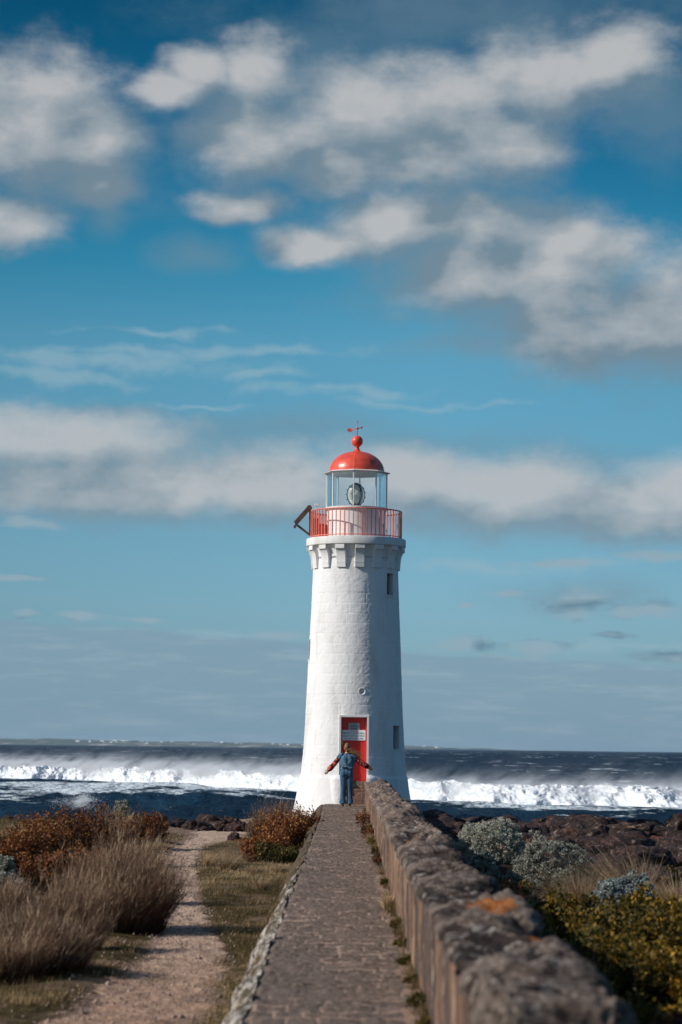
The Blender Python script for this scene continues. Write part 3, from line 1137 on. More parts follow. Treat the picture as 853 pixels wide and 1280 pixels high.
# signs on the door
def text(name, body, size, x, z, y, mat, parent, sx=1.0, align='CENTER', ext=.0008):
    c = bpy.data.curves.new(name, 'FONT')
    c.body = body
    c.size = size
    c.align_x = align
    c.align_y = 'CENTER'
    c.extrude = ext
    o = bpy.data.objects.new(name, c)
    COL.objects.link(o)
    o.rotation_euler = (math.pi / 2, 0, 0)
    o.scale = (sx, 1, 1)
    bpy.context.view_layer.update()
    me = bpy.data.meshes.new_from_object(o.evaluated_get(bpy.context.evaluated_depsgraph_get()))
    me.transform(Matrix.Translation((x, y, z)) @ o.matrix_world)
    bpy.data.objects.remove(o)
    me.materials.clear()
    me.materials.append(mat)
    q = bpy.data.objects.new(name, me)
    COL.objects.link(q)
    q.parent = parent
    return q


def plate(name, x0, x1, z0, z1, y, mat, rad_=.03, th=.006):
    g = G()
    pts = []
    for cx0, cz0, a0 in ((x1 - rad_, z1 - rad_, 0), (x0 + rad_, z1 - rad_, 90), (x0 + rad_, z0 + rad_, 180), (x1 - rad_, z0 + rad_, 270)):
        for k in range(7):
            t = rad(a0 + k * 15)
            pts.append((cx0 + rad_ * math.cos(t), cz0 + rad_ * math.sin(t)))
    n = len(pts)
    v = [(px, y, pz) for px, pz in pts] + [(px, y + th, pz) for px, pz in pts]
    f = [tuple(range(n)), tuple(range(2 * n - 1, n - 1, -1))] + [(i, n + i, n + (i + 1) % n, (i + 1) % n) for i in range(n)]
    return g.add(v, f).build(name, mat, lh)


sg = plate('warning_sign', -.325, .315, 1.865, 2.15, DY - .022, M_SIGN)
sy = DY - .0235
text('lettering', 'WARNING', .050, -.01, 2.118, sy, M_INKR, sg, 1.2)
text('lettering', 'PERSONS DAMAGING', .066, -.005, 2.058, sy, M_INK, sg, .93)
text('lettering', 'LIGHT INSTALLATION', .066, -.005, 1.985, sy, M_INK, sg, .91)
text('lettering', 'WILL BE PROSECUTED', .058, -.005, 1.908, sy, M_INK, sg, .95)
nb = G().box(-.155, .145, DY - .020, DY - .013, 2.152, 2.345).build('notice', M_PAPER, lh)
text('lettering', 'NOTICE', .045, -.005, 2.315, DY - .0215, M_INK, nb, 1.1)
ln_ = G()
for k, (w_, zz) in enumerate(((.11, 2.278), (.12, 2.256), (.10, 2.234), (.125, 2.205), (.12, 2.186), (.09, 2.167))):
    ln_.box(-.005 - w_, -.005 + w_, DY - .0222, DY - .0205, zz - .005, zz + .005)
ln_.build('small_print', M_INK, nb)

# windows
for (ta, hw, a_, b_) in openings[1:]:
    Mr = Matrix.Rotation(ta, 4, 'Z')
    rm = float(np.interp((a_ + b_) / 2, zs_k, rs_k))
    g = G()
    t = .022
    yf, yb = -rm - .0, -rm + .34
    g.box(-hw - t, -hw, yf, yb, a_ - t, b_ + t, Mr)
    g.box(hw, hw + t, yf, yb, a_ - t, b_ + t, Mr)
    g.box(-hw, hw, yf, yb, b_, b_ + t, Mr)
    g.box(-hw - .03, hw + .03, yf - .035, yb, a_ - .035, a_ - .001, Mr)
    w = g.build('window', M_WHITE, lh)
    p_ = G()
    p_.box(-hw, hw, -rm + .20, -rm + .215, a_, b_, Mr)
    p_.build('pane', M_BLACK, w)
    s_ = G()
    s_.box(-hw + .001, -hw + .035, -rm + .17, -rm + .198, a_, b_, Mr)
    s_.box(hw - .035, hw - .001, -rm + .17, -rm + .198, a_, b_, Mr)
    s_.box(-hw + .036, hw - .036, -rm + .17, -rm + .198, (a_ + b_) / 2 - .014, (a_ + b_) / 2 + .014, Mr)
    s_.build('sash', M_WINRED, w)

# gallery: corbels, slab
SLZ0, SLZ1, SLR = 7.335, 7.575, 62.4 / S
g = G()
g.lathe([(1.10, SLZ0 - .01), (SLR - .03, SLZ0), (SLR, SLZ0 + .025), (SLR + .004, SLZ1 - .03), (SLR - .012, SLZ1 - .006), (SLR - .04, SLZ1), (.6, SLZ1 + .004)], 120)
deck = g.build('gallery_slab', M_SLAB, lh)
smooth_by_angle(deck, 35)
nc = 15
CB0 = 6.70
for k in range(nc):
    a = rad(4.7 + 24 * k)
    Mr = Matrix.Rotation(a, 4, 'Z')
    hw = .135
    pr = [(1.16, CB0), (1.262, CB0), (1.268, CB0 + .10)]
    for j in range(9):
        t = j / 8
        ang = t * math.pi / 2
        pr.append((1.275 + .125 * (1 - math.cos(ang)), CB0 + .14 + .38 * math.sin(ang) ** 1.0 * 1.0))
    pr.append((1.40, SLZ0 + .0))
    pr.append((1.16, SLZ0 + .0))
    n = len(pr)
    v = [Mr @ Vector((-hw, -r_, z_)) for r_, z_ in pr] + [Mr @ Vector((hw, -r_, z_)) for r_, z_ in pr]
    f = [tuple(range(n)), tuple(range(2 * n - 1, n - 1, -1))] + [(i, n + i, n + (i + 1) % n, (i + 1) % n) for i in range(n)]
    G().add(v, f).build('corbel', M_TOWER, lh, bevel=.008)
# cove between corbels
g = G()
pr = [(1.16, 7.0)]
for j in range(10):
    ang = j / 9 * math.pi / 2
    pr.append((1.212 + .165 * (1 - math.cos(ang)), 6.98 + .35 * math.sin(ang)))
g.lathe(pr, 120, cap=False)
g.build('cove', M_TOWER, lh, sm=True)

# railing
RR, RZ0, RZ1 = 57 / S, SLZ1 + .03, 8.365
g = G()
for zz, rr_ in ((RZ1, .018), (RZ0 + .02, .013)):
    n = 96
    pts = [(RR * math.sin(2 * math.pi * k / n), -RR * math.cos(2 * math.pi * k / n), zz) for k in range(n + 1)]
    g.tube(pts, rr_, 6, cap=False)
rail = g.build('railing', M_RAIL, lh, sm=True)
nb_ = 64
ref_b = None
for k in range(nb_):
    a = 2 * math.pi * (k + .35) / nb_
    big = k % 8 == 1
    w_ = .032 if big else .024
    if ref_b is None or big:
        o = G().box(-w_ / 2, w_ / 2, -.011, .011, SLZ1 - .004, RZ1).build('baluster', M_RAIL, rail)
        if not big:
            ref_b = o
    else:
        o = ref_b.copy()
        COL.objects.link(o)
        o.parent = rail
    o.location = (RR * math.sin(a), -RR * math.cos(a), 0)
    o.rotation_euler = (0, 0, a)

# lantern room
ph8 = rad(-6)
GR = .865                       # glazing vertex radius
LZ0, LZ1 = 8.475, 9.44
g = G()
g.lathe([(.835, SLZ1), (.835, 8.36), (.86, 8.39), (.86, 8.41)], 64, cap=False)
lw = g.build('lantern_wall', M_WHITE, lh)
smooth_by_angle(lw, 30)
G().lathe([(.80, 8.405), (.905, 8.41), (.91, 8.465), (.84, 8.475), (.2, 8.476)], 64).build('lantern_sill', M_WHITE, lh)
for k in range(8):
    a, b_ = ph8 + k * math.pi / 4, ph8 + (k + 1) * math.pi / 4
    A = Vector((GR * math.sin(a), -GR * math.cos(a), 0))
    B = Vector((GR * math.sin(b_), -GR * math.cos(b_), 0))
    G().bar(A + Vector((0, 0, LZ0)), A + Vector((0, 0, LZ1)), .034, .034, up=A).build('glazing_bar', M_WHITE, lh, bevel=.004)
    d = (B - A).normalized() * .02
    v = [A + d + Vector((0, 0, LZ0)), B - d + Vector((0, 0, LZ0)), B - d + Vector((0, 0, LZ1)), A + d + Vector((0, 0, LZ1))]
    inn = [p * 1.0 - Vector((p.x, p.y, 0)).normalized() * .006 for p in v]
    G().add(v + inn, [(0, 1, 2, 3), (7, 6, 5, 4), (0, 4, 5, 1), (1, 5, 6, 2), (2, 6, 7, 3), (3, 7, 4, 0)]).build('glass_pane', M_GLASS, lh)
# eave
g = G()
g.lathe([(.80, 9.441), (.885, 9.443), (.955, 9.465), (.965, 9.478), (.90, 9.505), (.78, 9.515)], 8, ph=ph8)
g.build('eave', M_WHITE, lh)
# dome with seams
nz2, nt2 = 40, 192
zz, tt = np.linspace(0, 1, nz2), np.linspace(0, 2 * np.pi, nt2, endpoint=False)
prof = []
for t in zz:
    ang = t * math.pi / 2 * .885
    prof.append((.790 * math.cos(ang) ** .98, 9.508 + .605 * math.sin(ang)))
prof += [(.112, 10.118), (.085, 10.145), (.066, 10.18), (.062, 10.225), (.075, 10.25), (.070, 10.262), (.05, 10.27)]
P = np.array(prof)
RRR, TTT = np.meshgrid(P[:, 0], tt, indexing='ij')
ZZZ = np.repeat(P[:, 1][:, None], nt2, 1)
seam = np.abs(((TTT + .1) / (np.pi / 5)) - np.round((TTT + .1) / (np.pi / 5))) * (np.pi / 5) * np.maximum(RRR, .01)
RD = RRR + .010 * np.exp(-(seam / .014) ** 2) * (ZZZ < 10.06)
V = np.stack([RD * np.sin(TTT), -RD * np.cos(TTT), ZZZ], -1).reshape(-1, 3)
dome = mesh('dome', V, grid_faces(nt2, len(P), True), M_RED, lh, True)
g = G()
prof = [(0.001, 10.245)] + [(.165 * math.cos(t), 10.405 + .165 * math.sin(t)) for t in np.linspace(-1.35, 1.45, 22)] + [(.001, 10.575)]
g.lathe(prof, 40)
g.build('ball_finial', M_RED, dome, sm=True)
# weather vane
g = G()
g.tube([(0, 0, 10.56), (0, 0, 10.98)], .011, 8)
g.lathe([(0.001, 10.955), (.02, 10.965), (.022, 10.98), (.001, 11.0)], 10)
g.lathe([(0.001, 10.74), (.03, 10.755), (.036, 10.775), (.03, 10.795), (.001, 10.81)], 12)
g.tube([(-.20, 0, 10.735), (.13, 0, 10.80)], .010, 6)
vane = g.build('weather_vane', M_RED, lh, sm=True)
g = G()
v = []
for k in range(14):
    t = 2 * math.pi * k / 14
    v.append((-.225 + .062 * math.cos(t) * (1 if math.cos(t) < 0 else 1.5), .006, 10.727 + .055 * math.sin(t)))
v += [(x_, -.006, z_) for x_, y_, z_ in v]
g.add(v, [tuple(range(14)), tuple(range(27, 13, -1))] + [(i, 14 + i, 14 + (i + 1) % 14, (i + 1) % 14) for i in range(14)])
g.build('vane_pointer', M_RED, vane)
g = G()
g.add([(.11, 0.005, 10.765), (.155, .005, 10.78), (.148, .005, 10.845), (.11, .005, 10.83), (.11, -.005, 10.765), (.155, -.005, 10.78), (.148, -.005, 10.845), (.11, -.005, 10.83)],
      [(0, 1, 2, 3), (7, 6, 5, 4), (0, 4, 5, 1), (1, 5, 6, 2), (2, 6, 7, 3), (3, 7, 4, 0)])
g.build('vane_tail', M_RED, vane)

# lens
LC = (-.02, 0)
g = G()
g.lathe([(.22, 8.477), (.22, 8.51), (.10, 8.52), (.09, 8.60), (.14, 8.62)], 20, LC)
ped = g.build('lens_pedestal', M_DARK, lh)
prof = []
zc = 8.86
for t in np.linspace(-1.42, 1.42, 61):
    rr_ = .215 * math.cos(t) ** .8 + (.012 if int((t + 1.42) / .0948) % 2 else 0)
    prof.append((max(.02, rr_), zc + .30 * math.sin(t)))
g = G()
g.lathe(prof, 24, LC)
lens = g.build('lens', M_LENS, lh)
g = G()
for a0 in (rad(6), rad(66), rad(126)):
    ca, sa = math.cos(a0), math.sin(a0)
    n = 30
    for k in range(n):
        t0, t1 = 2 * math.pi * k / n, 2 * math.pi * (k + 1) / n
        A = (LC[0] + ca * .255 * math.cos(t0), sa * .255 * math.cos(t0), zc + .32 * math.sin(t0))
        B = (LC[0] + ca * .255 * math.cos(t1), sa * .255 * math.cos(t1), zc + .32 * math.sin(t1))
        g.bar(A, B, .030, .022)
        if k % 2:
            Cc = (LC[0] + ca * .288 * math.cos(t0), sa * .288 * math.cos(t0), zc + .352 * math.sin(t0))
            g.bar(A, Cc, .024, .024)
g.build('lens_frame', M_DARK, lens)
# bull's eye disc of the lens that faces the walkway
g = G()
for q, (r1, r2) in enumerate(((0.0, .05), (.055, .09), (.095, .125), (.13, .155))):
    pass
prof = [(.001, 0.0)]
for q in range(1, 8):
    prof += [(.022 * q - .003, .018 - .002 * q), (.022 * q, .004 - .001 * q)]
v = []
n = 28
for r_, y_ in prof:
    for k in range(n):
        t = 2 * math.pi * k / n
        v.append((LC[0] - .06 + r_ * math.cos(t), -.225 - y_ + .35 * r_ * r_ * 4, zc - .02 + r_ * 1.15 * math.sin(t)))
f = [(i * n + k, i * n + (k + 1) % n, (i + 1) * n + (k + 1) % n, (i + 1) * n + k) for i in range(len(prof) - 1) for k in range(n)]
G().add(v, f).build('bullseye', M_LENS, lens)

# folded davit on the gallery edge, machinery behind the rail
zz_ = lambda y: zt(y)
g = G()
px0 = -1.325
g.bar((px0, 0, zz_(669)), (px0, 0, zz_(633)), .05, .05)
dav = g.build('davit', M_RUST, lh, bevel=.005)
g = G()
A, B = Vector((px0 - .02, -.02, zz_(634.5))), Vector((-1.735, -.02, zz_(654.5)))
g.bar(A, B, .06, .105)
for sgn in (-.045, .045):
    g.bar(A + Vector((0, sgn, .01)), B + Vector((0, sgn, .01)), .014, .125)
g.tube([A + Vector((0, -.08, 0)), A + Vector((0, .08, 0))], .075, 12)
g.build('upper_arm', M_RUST, dav)
g = G()
C_ = Vector((-1.31, -.02, zz_(669)))
B2 = B + Vector((.03, 0, -.03))
g.bar(B2, C_, .055, .06)
g.tube([B2 + Vector((0, -.07, 0)), B2 + Vector((0, .07, 0))], .05, 12)
g.box(B2.x - .08, B2.x - .02, -.06, .02, B2.z - .10, B2.z - .02)
g.build('lower_arm', M_RUST, dav)
g = G()
g.box(-.99, -.84, .15, .3, SLZ1, 8.0)
g.box(-1.23, -1.08, -.22, .08, SLZ1 + .04, 8.16)
g.box(-1.07, -.82, -.30, .06, SLZ1, 7.93)
g.box(-1.07, -.90, -.28, .02, 7.94, 8.0)
g.build('winch', M_RAILPOST, lh, bevel=.01)
g = G()
g.bar((-1.17, .12, SLZ1), (-1.17, .12, 8.56), .02)
g.box(-1.20, -1.09, .05, .18, 8.54, 8.60)
g.build('floodlight', M_WHITE, lh, bevel=.006)

# ================================================================== PERSON
PX, PY = at(433.2, 1008, 65.2).x, 65.2
PZ = float(walk_z(np.array(PY))) + .012
person = empty('person', (PX, PY, PZ), 'woman seen from behind in denim and floral sleeves before the red door, arms spread', 'person')


def skin(name, pts, edges, radii, mat, parent, root=0, sub=2, extra=None):
    me = bpy.data.meshes.new(name)
    me.from_pydata(pts, edges, [])
    o = bpy.data.objects.new(name, me)
    COL.objects.link(o)
    o.modifiers.new('s', 'SKIN')
    for i, r_ in enumerate(radii):
        sv = me.skin_vertices[0].data[i]
        sv.radius = r_ if isinstance(r_, tuple) else (r_, r_)
        sv.use_root = (i == root)
    m = o.modifiers.new('u', 'SUBSURF')
    m.levels = m.render_levels = sub
    bpy.context.view_layer.update()
    ev = o.evaluated_get(bpy.context.evaluated_depsgraph_get())
    me2 = bpy.data.meshes.new_from_object(ev)
    bpy.data.objects.remove(o)
    vv_ = np.array([v.co[:] for v in me2.vertices])
    ff_ = [tuple(p.vertices) for p in me2.polygons]
    for ev_, ef_ in (extra or []):
        k = len(vv_)
        vv_ = np.vstack([vv_, ev_])
        ff_ += [tuple(i + k for i in q) for q in ef_]
    return mesh(name, vv_, ff_, mat, parent, True)


def ellipsoid(c, r, n=20, fn=None):
    u_, v_ = np.meshgrid(np.linspace(0, 2 * np.pi, n * 2, endpoint=False), np.linspace(-np.pi / 2, np.pi / 2, n))
    P = np.stack([np.cos(v_) * np.cos(u_), np.cos(v_) * np.sin(u_), np.sin(v_)], -1)
    if fn is not None:
        P = fn(P)
    V = P * np.array(r) + np.array(c)
    return V.reshape(-1, 3), [tuple(q) for q in grid_faces(n * 2, n, True)]


# joints: x right, y towards the door, z up; weight on both feet, slight lean
HD = (.005, .02, 1.555)
J = {
    'pel': (.0, 0, .90), 'sp': (.0, .01, 1.05), 'ch': (.0, .01, 1.24), 'nk': (.0, .0, 1.385), 'hd': (.005, .015, 1.47),
    'sl': (-.165, 0, 1.325), 'el': (-.335, -.02, 1.115), 'wl': (-.485, -.01, .945),
    'sr': (.165, 0, 1.325), 'er': (.375, .00, 1.165), 'wr': (.575, .02, 1.035),
    'hl': (-.085, 0, .86), 'kl': (-.095, .015, .48), 'al': (-.10, -.02, .09), 'tl': (-.105, .13, .03),
    'hr': (.085, 0, .86), 'kr': (.085, .03, .48), 'ar': (.09, .02, .09), 'tr': (.10, .17, .03)}
names = list(J)
ix = {k: i for i, k in enumerate(names)}
E = [('pel', 'sp'), ('sp', 'ch'), ('ch', 'nk'), ('nk', 'hd'), ('ch', 'sl'), ('sl', 'el'), ('el', 'wl'), ('ch', 'sr'), ('sr', 'er'), ('er', 'wr'),
     ('pel', 'hl'), ('hl', 'kl'), ('kl', 'al'), ('al', 'tl'), ('pel', 'hr'), ('hr', 'kr'), ('kr', 'ar'), ('ar', 'tr')]
Rr = {'pel': .12, 'sp': .105, 'ch': .11, 'nk': .05, 'hd': .055, 'sl': .05, 'el': .036, 'wl': .025, 'sr': .05, 'er': .036, 'wr': .025,
      'hl': .085, 'kl': .055, 'al': .036, 'tl': .03, 'hr': .085, 'kr': .055, 'ar': .036, 'tr': .03}


def headfn(P):
    P = P.copy()
    front = np.clip(P[..., 1], 0, 1)
    nose = np.exp(-((P[..., 0] / .14) ** 2 + ((P[..., 2] + .12) / .17) ** 2)) * (P[..., 1] > 0)
    P[..., 1] += .16 * nose
    sock = np.exp(-(((np.abs(P[..., 0]) - .36) / .16) ** 2 + ((P[..., 2] - .05) / .12) ** 2)) * (P[..., 1] > 0)
    P[..., 1] -= .06 * sock
    mouth = np.exp(-((P[..., 0] / .28) ** 2 + ((P[..., 2] + .48) / .05) ** 2)) * (P[..., 1] > 0)
    P[..., 1] -= .03 * mouth
    P[..., 0] *= 1 - .22 * np.clip(-P[..., 2], 0, 1)
    return P


def hand(w, e, side):
    """palm and five curled fingers as tubes joined into the body mesh"""
    w, e = Vector(w), Vector(e)
    d = (w - e).normalized()
    up = Vector((0, -1, 0))
    acr = d.cross(up).normalized() * side
    out = G()
    pc = w + d * .045
    out.tube([w - d * .01, w + d * .02, w + d * .06, w + d * .085], [.022, .030, .036, .032], 10, [1, .6, .5, .5])
    for k, (o_, ln) in enumerate(((-.027, .062), (-.009, .072), (.009, .068), (.026, .052))):
        b0 = w + d * .075 + acr * o_
        out.tube([b0, b0 + d * ln * .45 + up * -.004, b0 + d * ln * .78 + up * .012, b0 + d * ln * .98 + up * .028], [.0095, .009, .0078, .0055], 7)
    b0 = w + d * .02 + acr * -.028
    out.tube([b0, b0 + d * .03 - acr * .022, b0 + d * .056 - acr * .030, b0 + d * .072 - acr * .026], [.012, .0105, .0095, .006], 7)
    return np.array([tuple(p) for p in out.v]), out.f


hv = ellipsoid(HD, (.073, .093, .115), 24, headfn)
ears = [ellipsoid((HD[0] + s_ * .075, HD[1] + .0, HD[2] - .01), (.012, .02, .032), 8) for s_ in (-1, 1)]
body = skin('body', [J[k] for k in names], [(ix[a], ix[b]) for a, b in E], [Rr[k] for k in names], M_SKIN, person, 0, 2,
            [hv] + ears + [hand(J['wl'], J['el'], -1), hand(J['wr'], J['er'], 1)])
eg = []
for s_ in (-1, 1):
    v_, f_ = ellipsoid((HD[0] + s_ * .027, HD[1] + .082, HD[2] + .005), (.012, .008, .008), 8)
    mesh('eye', v_, f_, M_BLACK, person, True)


# jeans: hips and two flared legs
def legtube(sgn):
    hx, kx, ax = J['hl' if sgn < 0 else 'hr'], J['kl' if sgn < 0 else 'kr'], J['al' if sgn < 0 else 'ar']
    pts, rs = [], []
    for t, r_ in ((0, .100), (.12, .098), (.25, .090), (.45, .076), (.6, .073), (.8, .082), (.95, .096), (1, .100)):
        if t < .5:
            q = Vector(hx).lerp(Vector(kx), t / .5)
        else:
            q = Vector(kx).lerp(Vector((ax[0], ax[1] + .01, .062)), (t - .5) / .5)
        pts.append(q)
        rs.append(r_ * .92)
    return pts, rs


g = G()
for sgn in (-1, 1):
    pts, rs = legtube(sgn)
    pts2, rs2 = [], []
    for i in range(len(pts) - 1):
        for q in range(6):
            pts2.append(pts[i].lerp(pts[i + 1], q / 6))
            rs2.append(rs[i] + (rs[i + 1] - rs[i]) * q / 6)
    pts2.append(pts[-1])
    rs2.append(rs[-1])
    g.tube(pts2, rs2, 20, [1.05] * len(pts2))
vh, fh = ellipsoid((0, -.01, .875), (.178, .135, .13), 20)
g.add(vh, fh)
vh, fh = ellipsoid((-.075, -.06, .865), (.095, .085, .10), 14)
g.add(vh, fh)
vh, fh = ellipsoid((.075, -.06, .865), (.095, .085, .10), 14)
g.add(vh, fh)
g.tube([(0, 0, .90), (0, 0, 1.03)], [.168, .150], 24, [.72, .72])
jeans = g.build('jeans', M_JEANS, person, sm=True)
jv = np.array([v.co[:] for v in jeans.data.vertices])
dn = .008 * fbm(jv[:, 0] * 12, jv[:, 1] * 12, jv[:, 2] * 5, 3, 131)
rr_ = jv.copy()
rr_[:, 0] += dn
rr_[:, 1] += dn
jeans.data.vertices.foreach_set('co', rr_.ravel())

# denim vest, loose and blown, cap shoulders
n, mth = 60, 72
tv = np.linspace(0, 1, n)
zv = .985 + tv * .41
rx = np.interp(tv, [0, .05, .12, .22, .45, .7, .82, .92, 1], [.176, .182, .160, .176, .198, .212, .205, .14, .058])
ry = np.interp(tv, [0, .05, .12, .22, .45, .7, .82, .92, 1], [.128, .135, .120, .135, .145, .138, .125, .095, .058])
A_, T_ = np.meshgrid(np.linspace(0, 2 * np.pi, mth, endpoint=False), tv)
fold = .016 * fbm(np.cos(A_) * 3.0, np.sin(A_) * 3.0, T_ * 1.8, 4, 141) + .010 * np.sin(A_ * 7 + T_ * 4) * sstep(T_, 0, .3) * (1 - sstep(T_, .7, .95))
RX, RY = rx[:, None] + fold, ry[:, None] + fold
V = np.stack([RX * np.cos(A_) + .006, RY * np.sin(A_) + .005, np.repeat(zv[:, None], mth, 1) - .02 * np.cos(A_ * 2) * (1 - T_) * (T_ < .1)], -1)
vest = mesh('denim_vest', V.reshape(-1, 3), grid_faces(mth, n, True), M_DENIM, person, True)
g = G()
for k, sgn in (('l', -1), ('r', 1)):
    s_, e_ = Vector(J['s' + k]), Vector(J['e' + k])
    g = G()
    g.tube([s_ + Vector((-sgn * .06, 0, .015)), s_ + Vector((sgn * .0, 0, .01)), s_.lerp(e_, .18), s_.lerp(e_, .34)], [.075, .078, .078, .074], 16)
    g.build('cap_sleeve', M_DENIM, vest, sm=True)
g = G()   # sash knot at the waist and collar
g.tube([(-.15, -.10, 1.035), (-.07, -.15, 1.045), (.03, -.155, 1.04), (.13, -.115, 1.03)], [.012, .018, .018, .012], 8)
g.tube([(.06, -.155, 1.04), (.085, -.165, .99), (.10, -.15, .95)], [.016, .02, .008], 8)
g.tube([(.10, -.145, 1.04), (.145, -.14, 1.0), (.165, -.12, .965)], [.014, .018, .008], 8)
g.build('waist_tie', M_DENIM, vest, sm=True)
g = G()
g.tube([(.06 * math.cos(t), .06 * math.sin(t) + .0, 1.385 - .008 * math.sin(t)) for t in np.linspace(0, 2 * math.pi, 20)], .018, 8, cap=False)
g.build('collar', M_DENIM, vest, sm=True)
for k, sgn in (('l', -1), ('r', 1)):
    s_, e_, w_ = Vector(J['s' + k]), Vector(J['e' + k]), Vector(J['w' + k])
    g = G()
    pts = [s_.lerp(e_, t) for t in (.15, .4, .7, 1)] + [e_.lerp(w_, t) for t in (.3, .6, .9, 1.10)]
    g.tube(pts, [.060, .062, .064, .066, .072, .076, .068, .040], 16, [.9] * 8)
    sv = g.build('blouse_sleeve', M_FLORAL, person, sm=True)
    q = np.array([v.co[:] for v in sv.data.vertices])
    q[:, 2] += .012 * fbm(q[:, 0] * 16, q[:, 1] * 16, q[:, 2] * 16, 2, 151)
    sv.data.vertices.foreach_set('co', q.ravel())


def strands(base, tip, n, spread, w, seed, sag=0.0, nseg=6, tipspread=None):
    """n hair ribbons from around base to around tip"""
    r2 = np.random.default_rng(seed)
    base, tip = np.array(base), np.array(tip)
    V, F, T = [], [], []
    for i in range(n):
        b0 = base + r2.normal(0, spread, 3)
        t0 = tip + r2.normal(0, tipspread or spread * 2, 3)
        ph = r2.uniform(0, 6)
        tn_ = r2.random()
        for k in range(nseg + 1):
            t = k / nseg
            p = b0 * (1 - t) + t0 * t + np.array([0, 0, sag * math.sin(t * math.pi) + .012 * math.sin(ph + t * 7)])
            ww = w * (1 - .8 * t)
            V += [p + np.array([0, ww * .3, ww]), p - np.array([0, ww * .3, ww])]
            T += [tn_, tn_]
            if k:
                q = len(V)
                F.append((q - 4, q - 3, q - 1, q - 2))
    return np.array(V), F, T


def hairfn(P):
    P = P.copy()
    P[..., 1] -= .05
    lim = P[..., 1] > .45
    P[..., 1] = np.where(lim, .45, P[..., 1])
    return P * (1 + .04 * vnoise(P[..., 0] * 9, P[..., 1] * 3, P[..., 2] * 3, 5)[..., None])


V1, F1 = ellipsoid((HD[0], HD[1] - .005, HD[2] + .008), (.083, .10, .122), 24, hairfn)
T1 = list(np.clip(.45 + .5 * vnoise(V1[:, 0] * 60, V1[:, 1] * 12, V1[:, 2] * 14, 6), 0, 1))
V2, F2, T2 = strands((HD[0] + .01, HD[1] - .085, 1.455), (.36, -.06, 1.30), 80, .016, .0035, 4, .035, 8, .055)
V3, F3, T3 = strands((HD[0] + .0, HD[1] - .09, 1.47), (.20, -.08, 1.42), 30, .014, .003, 5, .05, 8, .05)
hv_, hf_ = ellipsoid((HD[0] + .005, HD[1] - .10, 1.475), (.038, .035, .036), 10)
VV = np.vstack([V1, V2, V3, hv_])
FF = list(F1) + [tuple(i + len(V1) for i in q) for q in F2] + [tuple(i + len(V1) + len(V2) for i in q) for q in F3] + [tuple(i + len(V1) + len(V2) + len(V3) for i in q) for q in hf_]
TT = T1 + list(T2) + list(T3) + [.4] * len(hv_)
mesh('hair', VV, FF, M_HAIR, person, True, {'tint': TT})
for k in ('l', 'r'):
    a_, t_ = J['a' + k], J['t' + k]
    g = G()
    g.tube([(a_[0], a_[1] - .045, .035), (a_[0], a_[1], .04), (a_[0], a_[1] + .07, .035), (t_[0], t_[1] + .02, .026), (t_[0], t_[1] + .045, .018)],
           [.028, .038, .042, .036, .016], 14, [.9, .9, .8, .7, .7])
    g.box(a_[0] - .03, a_[0] + .03, a_[1] - .07, a_[1] - .01, -.012, .03)
    g.build('shoe', M_SHOE, person, sm=True)


# ================================================================== PLANTS
def ribbons(base, direc, length, width, bend, nseg=3, tint=None, r2=None, tg=0.0):
    """grass / twig ribbons, all arrays (N,...)"""
    N = len(base)
    r2 = r2 or rng
    ang = r2.uniform(0, np.pi, N)
    side = np.stack([np.cos(ang), np.sin(ang), np.zeros(N)], -1)
    V = np.zeros((N, nseg + 1, 2, 3))
    for k in range(nseg + 1):
        t = k / nseg
        c = base + direc * (length * t)[:, None] + bend * (length * t * t)[:, None]
        w = (width * (1 - .85 * t))[:, None] * .5
        V[:, k, 0] = c - side * w
        V[:, k, 1] = c + side * w
    idx = np.arange(N)[:, None] * (nseg + 1) * 2
    F = []
    for k in range(nseg):
        a = idx + 2 * k
        F.append(np.concatenate([a, a + 1, a + 3, a + 2], 1))
    F = np.stack(F, 1).reshape(-1, 4)
    T = np.repeat(tint if tint is not None else r2.random(N), (nseg + 1) * 2)
    T = np.clip(T + tg * np.tile(np.repeat(np.linspace(0, 1, nseg + 1), 2), N), 0, 1)
    return V.reshape(-1, 3), F, T


def leaves(c, size, r2, tint, stretch=1.7, upb=.3):
    N = len(c)
    a = r2.normal(0, 1, (N, 3))
    a[:, 2] += upb
    a /= np.linalg.norm(a, axis=1)[:, None]
    b = np.cross(a, r2.normal(0, 1, (N, 3)))
    b /= np.linalg.norm(b, axis=1)[:, None]
    s = size[:, None]
    V = np.stack([c, c + a * s * stretch * .5 + b * s * .5, c + a * s * stretch, c + a * s * stretch * .5 - b * s * .5], 1)
    F = np.arange(N * 4).reshape(-1, 4)
    return V.reshape(-1, 3), F, np.repeat(tint, 4)


def join(parts):
    V, F, T, o = [], [], [], 0
    for v, f, t in parts:
        V.append(v)
        F.append(f + o)
        T.append(t)
        o += len(v)
    return np.vstack(V), np.vstack(F), np.concatenate(T)


WIND = np.array([.22, .06, 0])


def cone_dirs(n, spread, r2):
    a = r2.uniform(0, 2 * np.pi, n)
    s = np.abs(r2.normal(0, spread, n))
    d = np.stack([np.cos(a) * s, np.sin(a) * s, np.ones(n)], -1)
    return d / np.linalg.norm(d, axis=1)[:, None]


